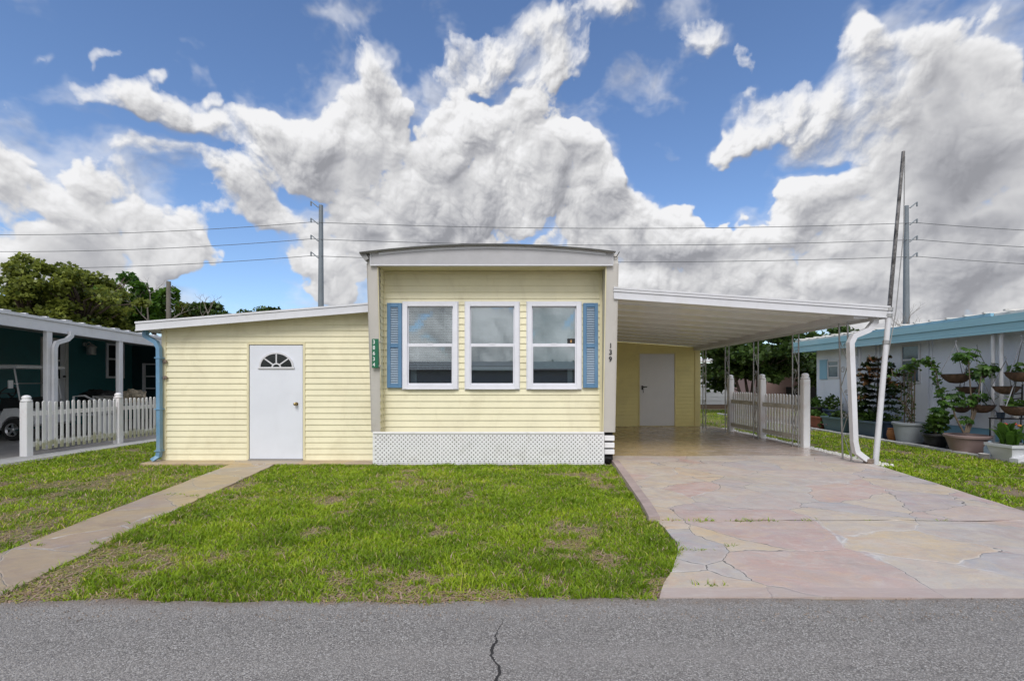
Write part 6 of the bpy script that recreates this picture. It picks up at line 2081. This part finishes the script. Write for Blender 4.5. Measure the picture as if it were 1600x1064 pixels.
# white rectangular planter with broad leaves and red flowers
y = 8.72
c = (gx(1582, y), y, 0.02)
wpn = thing('flower_planter', 'white square planter with broad leaves and red flowers at the bed end', 'potted plant', c)
box_pot(wpn, c, 0.50, 0.46, 0.31, M_wpl, 0.72)
V_, Q_, T_ = [], [], []
rg = np.random.default_rng(21)
for k in range(26):
    a = rg.random() * 6.28
    o = np.array([c[0] + rg.normal() * 0.09, c[1] + rg.normal() * 0.09, 0.30])
    d = np.array([math.cos(a), math.sin(a), 0.0])
    h, l = 0.22 + 0.25 * rg.random(), 0.08 + 0.16 * rg.random()
    w = np.array([-d[1], d[0], 0]) * (0.03 + 0.025 * rg.random())
    i0 = len(V_)
    m1, m2, e = o + d * l * 0.3 + [0, 0, h * 0.5], o + d * l * 0.7 + [0, 0, h * 0.9], o + d * l * 1.25 + [0, 0, h]
    V_ += [o - w * 0.3, o + w * 0.3, m1 + w, m1 - w, m2 + w, m2 - w, e + w * 0.15, e - w * 0.15]
    Q_ += [(i0, i0 + 1, i0 + 2, i0 + 3), (i0 + 3, i0 + 2, i0 + 4, i0 + 5), (i0 + 5, i0 + 4, i0 + 6, i0 + 7)]
    T_ += [np.clip(0.55 + 0.3 * rg.normal(), 0, 1)] * 8
np_mesh('foliage', V_, np.array(Q_), leaf_mat('broad_green_leaves', (0.03, 0.075, 0.01), (0.13, 0.26, 0.04), 0.4), wpn, T_)
mb = MB()
for k in range(5):
    x, yy_ = c[0] - 0.08 + 0.09 * k, c[1] + 0.15
    mb.tube([(x, yy_, 0.3), (x + 0.01, yy_, 0.62 + 0.03 * (k % 2))], 0.005, 4)
mb.build('flower_stem', M_gstem, wpn)
for k in range(5):
    x, yy_ = c[0] - 0.07 + 0.09 * k, c[1] + 0.15
    MB().lathe([(0.004, -0.03), (0.035, -0.005), (0.03, 0.012), (0.005, 0.02)], (x, yy_, 0.65 + 0.03 * (k % 2)), 8).build('flower', mat('red_petals' if k % 2 else 'orange_petals', (0.5, 0.03, 0.03) if k % 2 else (0.55, 0.22, 0.03), 0.5), wpn)
# small things between the fig and the white planter
jx = gx(1547, 9.0)
jug = thing('garden_jug', 'pale blue plastic jug standing between the fig tub and the white planter', 'jug', (jx, 9.0, 0.02))
MB().lathe([(0.07, 0), (0.09, 0.01), (0.09, 0.2), (0.05, 0.27), (0.03, 0.29), (0.03, 0.33), (0.025, 0.335)], (jx, 9.0, 0.02), 16).build('body', mat('pale_blue_plastic', (0.33, 0.42, 0.52), 0.35), jug, smooth=True)
MB().tube([(jx + 0.08, 9.0, 0.22), (jx + 0.14, 9.0, 0.24), (jx + 0.14, 9.0, 0.12), (jx + 0.09, 9.0, 0.08)], 0.012, 6).build('handle', mat('navy_planter', (0.03, 0.05, 0.09)), jug)
sp = thing('saucer_stack', 'stack of pale clay saucers in front of the mauve tub', 'saucers', (gx(1537, 8.9), 8.9, 0.02))
mb = MB()
for k in range(4):
    mb.lathe([(0.06, 0), (0.085, 0.025), (0.078, 0.026), (0.06, 0.006)], (gx(1537, 8.9) + 0.004 * k, 8.9, 0.02 + 0.026 * k), 16)
mb.build('saucers', mat('pale_clay', (0.45, 0.43, 0.42), 0.7), sp)
# metal plant stand behind the white planter
stx, sty = gx(1580, 9.35), 9.35
ps = thing('plant_stand', 'black metal plant stand behind the white planter', 'plant stand', (stx, sty, 0.02))
mb = MB()
for dx in (-0.3, 0.32):
    for dy in (-0.1, 0.12):
        mb.tube([(stx + dx, sty + dy, 0.02), (stx + dx, sty + dy, 0.74)], 0.011, 5)
mb.build('leg', M_black, ps)
MB().bbox(stx - 0.32, stx + 0.34, sty - 0.12, sty + 0.14, 0.735, 0.755).build('shelf', M_black, ps)
mb = MB()
for k in range(4):
    mb.tube([(stx + 0.16, sty + 0.14, 1.02 + 0.1 * k), (stx + 0.36, sty + 0.14, 1.04 + 0.1 * k)], 0.012, 5)
mb.tube([(stx + 0.17, sty + 0.14, 0.75), (stx + 0.15, sty + 0.14, 1.40)], 0.014, 5).tube([(stx + 0.35, sty + 0.14, 0.75), (stx + 0.37, sty + 0.14, 1.42)], 0.014, 5)
mb.build('back_ladder', M_black, ps)
gp = (gx(1586, 9.3), 9.3)
gl = MB().lathe([(0.05, 0), (0.055, 0.01), (0.05, 0.12), (0.03, 0.14)], (gp[0], gp[1], 0.756), 12)
tag(gl.build('lantern_jar', mat('white_jar', (0.6, 0.6, 0.58), 0.3), None, smooth=True), 'small white jar on the black plant stand', 'jar')
gl = MB().lathe([(0.045, 0), (0.055, 0.008), (0.065, 0.11), (0.068, 0.115), (0.05, 0.11)], (gp[0] - 0.28, gp[1], 0.756), 14)
tag(gl.build('flower_pot', mat('navy_planter', (0.03, 0.05, 0.09)), None, smooth=True), 'small navy pot at the left end of the black plant stand', 'pot')
bn = MB().hexa([(gx(1591, 8.4), 8.40, 0.02), (gx(1612, 8.4), 8.40, 0.02), (gx(1612, 8.4), 8.55, 0.02), (gx(1591, 8.4), 8.55, 0.02), (gx(1591, 8.4), 8.40, 0.10), (gx(1612, 8.4), 8.40, 0.16), (gx(1612, 8.4), 8.55, 0.16), (gx(1591, 8.4), 8.55, 0.10)])
tag(bn.build('drain_pipe_end', M_whm), 'white downspout end lying on the lawn by the white planter', 'pipe')
# the far pots
def small_pot(name, label, px, x, h, rt, m, fol, lm, seed, fh=0.2, box=False):
    y = kx_y(px, x)
    c = (x, y, 0.02)
    t = thing(name, label, 'potted plant', c)
    if box:
        box_pot(t, c, 0.42, 0.95, h, m)
    else:
        round_pot(t, c, rt, rt * 0.75, h, m)
    if fol:
        foliage(t, [((x, y, h + fh * 0.45), (rt * 0.9, rt * 1.2, fh * 0.6)), ((x, y + 0.1, h + fh * 0.8), (rt * 0.6, rt * 0.6, fh * 0.5))], fol, 0.10, lm, seed)
    return t
small_pot('long_planter', 'long terracotta trough at the far end of the planting bed', 1277, 9.45, 0.38, 0.2, M_terr, 60, L_shrub, 41, 0.12, True)
small_pot('potted_plant', 'yellow-green plant in a black pot behind the terracotta trough', 1278, 9.95, 0.62, 0.32, M_bkp, 90, L_shrub, 42, 0.24)
small_pot('potted_plant', 'dark spiky plant in a navy pot before the blue skirting', 1301, 9.95, 0.58, 0.27, mat('navy_planter', (0.03, 0.05, 0.09)), 70, L_dark, 43, 0.35)
small_pot('long_planter', 'dusty teal trough beside the carport corner posts', 1312, 9.45, 0.42, 0.2, M_tlp, 40, L_dark, 44, 0.12, True)
small_pot('potted_plant', 'dark pot with drooping dark leaves left of the potted pine', 1345, 9.55, 0.40, 0.25, M_bkp, 110, L_dark, 45, 0.3)
t = thing('flower_clump', 'low pink flowers between the terracotta trough and the teal trough', 'flowers', (9.4, kx_y(1294, 9.4), 0.02))
yy_ = kx_y(1294, 9.4)
foliage(t, [((9.4, yy_, 0.16), (0.2, 0.3, 0.14))], 70, 0.09, L_shrub, 46)
foliage(t, [((9.38, yy_, 0.22), (0.18, 0.26, 0.10))], 34, 0.06, leaf_mat('pink_petals', (0.35, 0.12, 0.14), (0.5, 0.3, 0.28), 0.3), 47, name='petals')

# ---------------------------------------------------------------- hanging baskets
M_coir = mat('brown_coir', (0.125, 0.075, 0.05), 0.95, 0.35, 14, 1.0, 60, dirt=(0.05, 0.032, 0.022), dscale=6, damt=0.6)
M_chain = mat('grey_chain', (0.19, 0.20, 0.22), 0.5, 0.1, 10, metal=0.5)
def basket():
    t = thing('hanging_basket', 'basket', 'hanging basket', (0, 0, 0), 'coir hanging baskets under the blue eave')
    r = 0.25
    prof = [(0.01, -0.185), (0.10, -0.172), (0.17, -0.128), (0.22, -0.06), (0.25, 0.0), (0.235, 0.006), (0.20, -0.02)]
    mb = MB()
    n = 26
    vs, fs = [], []
    for (q, z) in prof:
        for k in range(n):
            a = 2 * math.pi * k / n
            s = 1 + 0.05 * mnoise.noise(Vector((math.cos(a) * 3, math.sin(a) * 3, z * 20)))
            vs.append((q * s * math.cos(a), q * s * math.sin(a), z + 0.012 * math.sin(a * 3 + 1) * q / r))
    for i in range(len(prof) - 1):
        for k in range(n):
            fs.append((i * n + k, i * n + (k + 1) % n, (i + 1) * n + (k + 1) % n, (i + 1) * n + k))
    fs.append(tuple(range(n))[::-1])
    mb.add(vs, fs)
    mb.build('coir_liner', M_coir, t, smooth=True)
    MB().tube([(0.252 * math.cos(2 * math.pi * k / 24), 0.252 * math.sin(2 * math.pi * k / 24), 0.004) for k in range(25)], 0.006, 5).lathe([(0.002, -0.016), (0.19, -0.018), (0.21, -0.05)], (0, 0, 0), 16).build('wire_rim', M_black, t)
    mb = MB()
    for k in range(3):
        a = 2.1 * k + 0.4
        mb.tube([(0.25 * math.cos(a), 0.25 * math.sin(a), 0.0), (0, 0, 0.62)], 0.009, 4)
    mb.tube([(0, 0, 0.61), (0, 0, 0.68), (0.02, 0, 0.70), (0, 0, 0.72)], 0.009, 4)
    mb.build('chain', M_chain, t)
    return t
proto = basket()
BK = [(1493.5, 585, 38, 9.62, 'brown coir basket hanging highest and farthest left beside the fig'),
      (1511.5, 605, 28, 9.95, 'small coir basket hanging just below and right of the highest left one'),
      (1527, 582, 30, 9.90, 'coir basket partly hidden behind the upper fig leaves'),
      (1572, 604, 33, 9.62, 'round coir basket hanging right of the white eave posts'),
      (1597, 582, 40, 9.55, 'wide coir basket with green leaves at the upper right edge'),
      (1534, 633, 33, 9.62, 'coir basket hanging low behind the middle of the fig'),
      (1501, 636, 24, 9.95, 'coir basket mostly hidden by the lower left fig leaves'),
      (1590, 635, 40, 9.55, 'wide coir basket with a yellow-green plant above the white planter')]
for i, (px, py, w, x, lab) in enumerate(BK):
    o = proto if i == 0 else copy_tree(proto)
    y = x * 740 / (px - 800)
    o.location = (x, y, gz(py, y))
    s = (w / 740 * y) / 0.5
    o.scale = (s, s, s)
    o.rotation_euler.z = i * 0.7
    o['label'] = lab
for px, py, x, sd_ in ((1597, 579, 9.55, 3), (1588, 630, 9.55, 5)):
    y = x * 740 / (px - 800)
    b = [o for o in COL.objects if o.name.startswith('hanging_basket') and abs(o.location.y - y) < 0.2 and abs(o.location.z - gz(py + 4, y)) < 0.12]
    if b:
        r0 = b[0]
        V, Q, T = leaf_cloud([(0, 0, 0.05)], [(0.2, 0.2, 0.09)], [60], 0.11, sd_)
        me_o = np_mesh('plant', V, Q, L_shrub, None, T)
        me_o.parent = r0
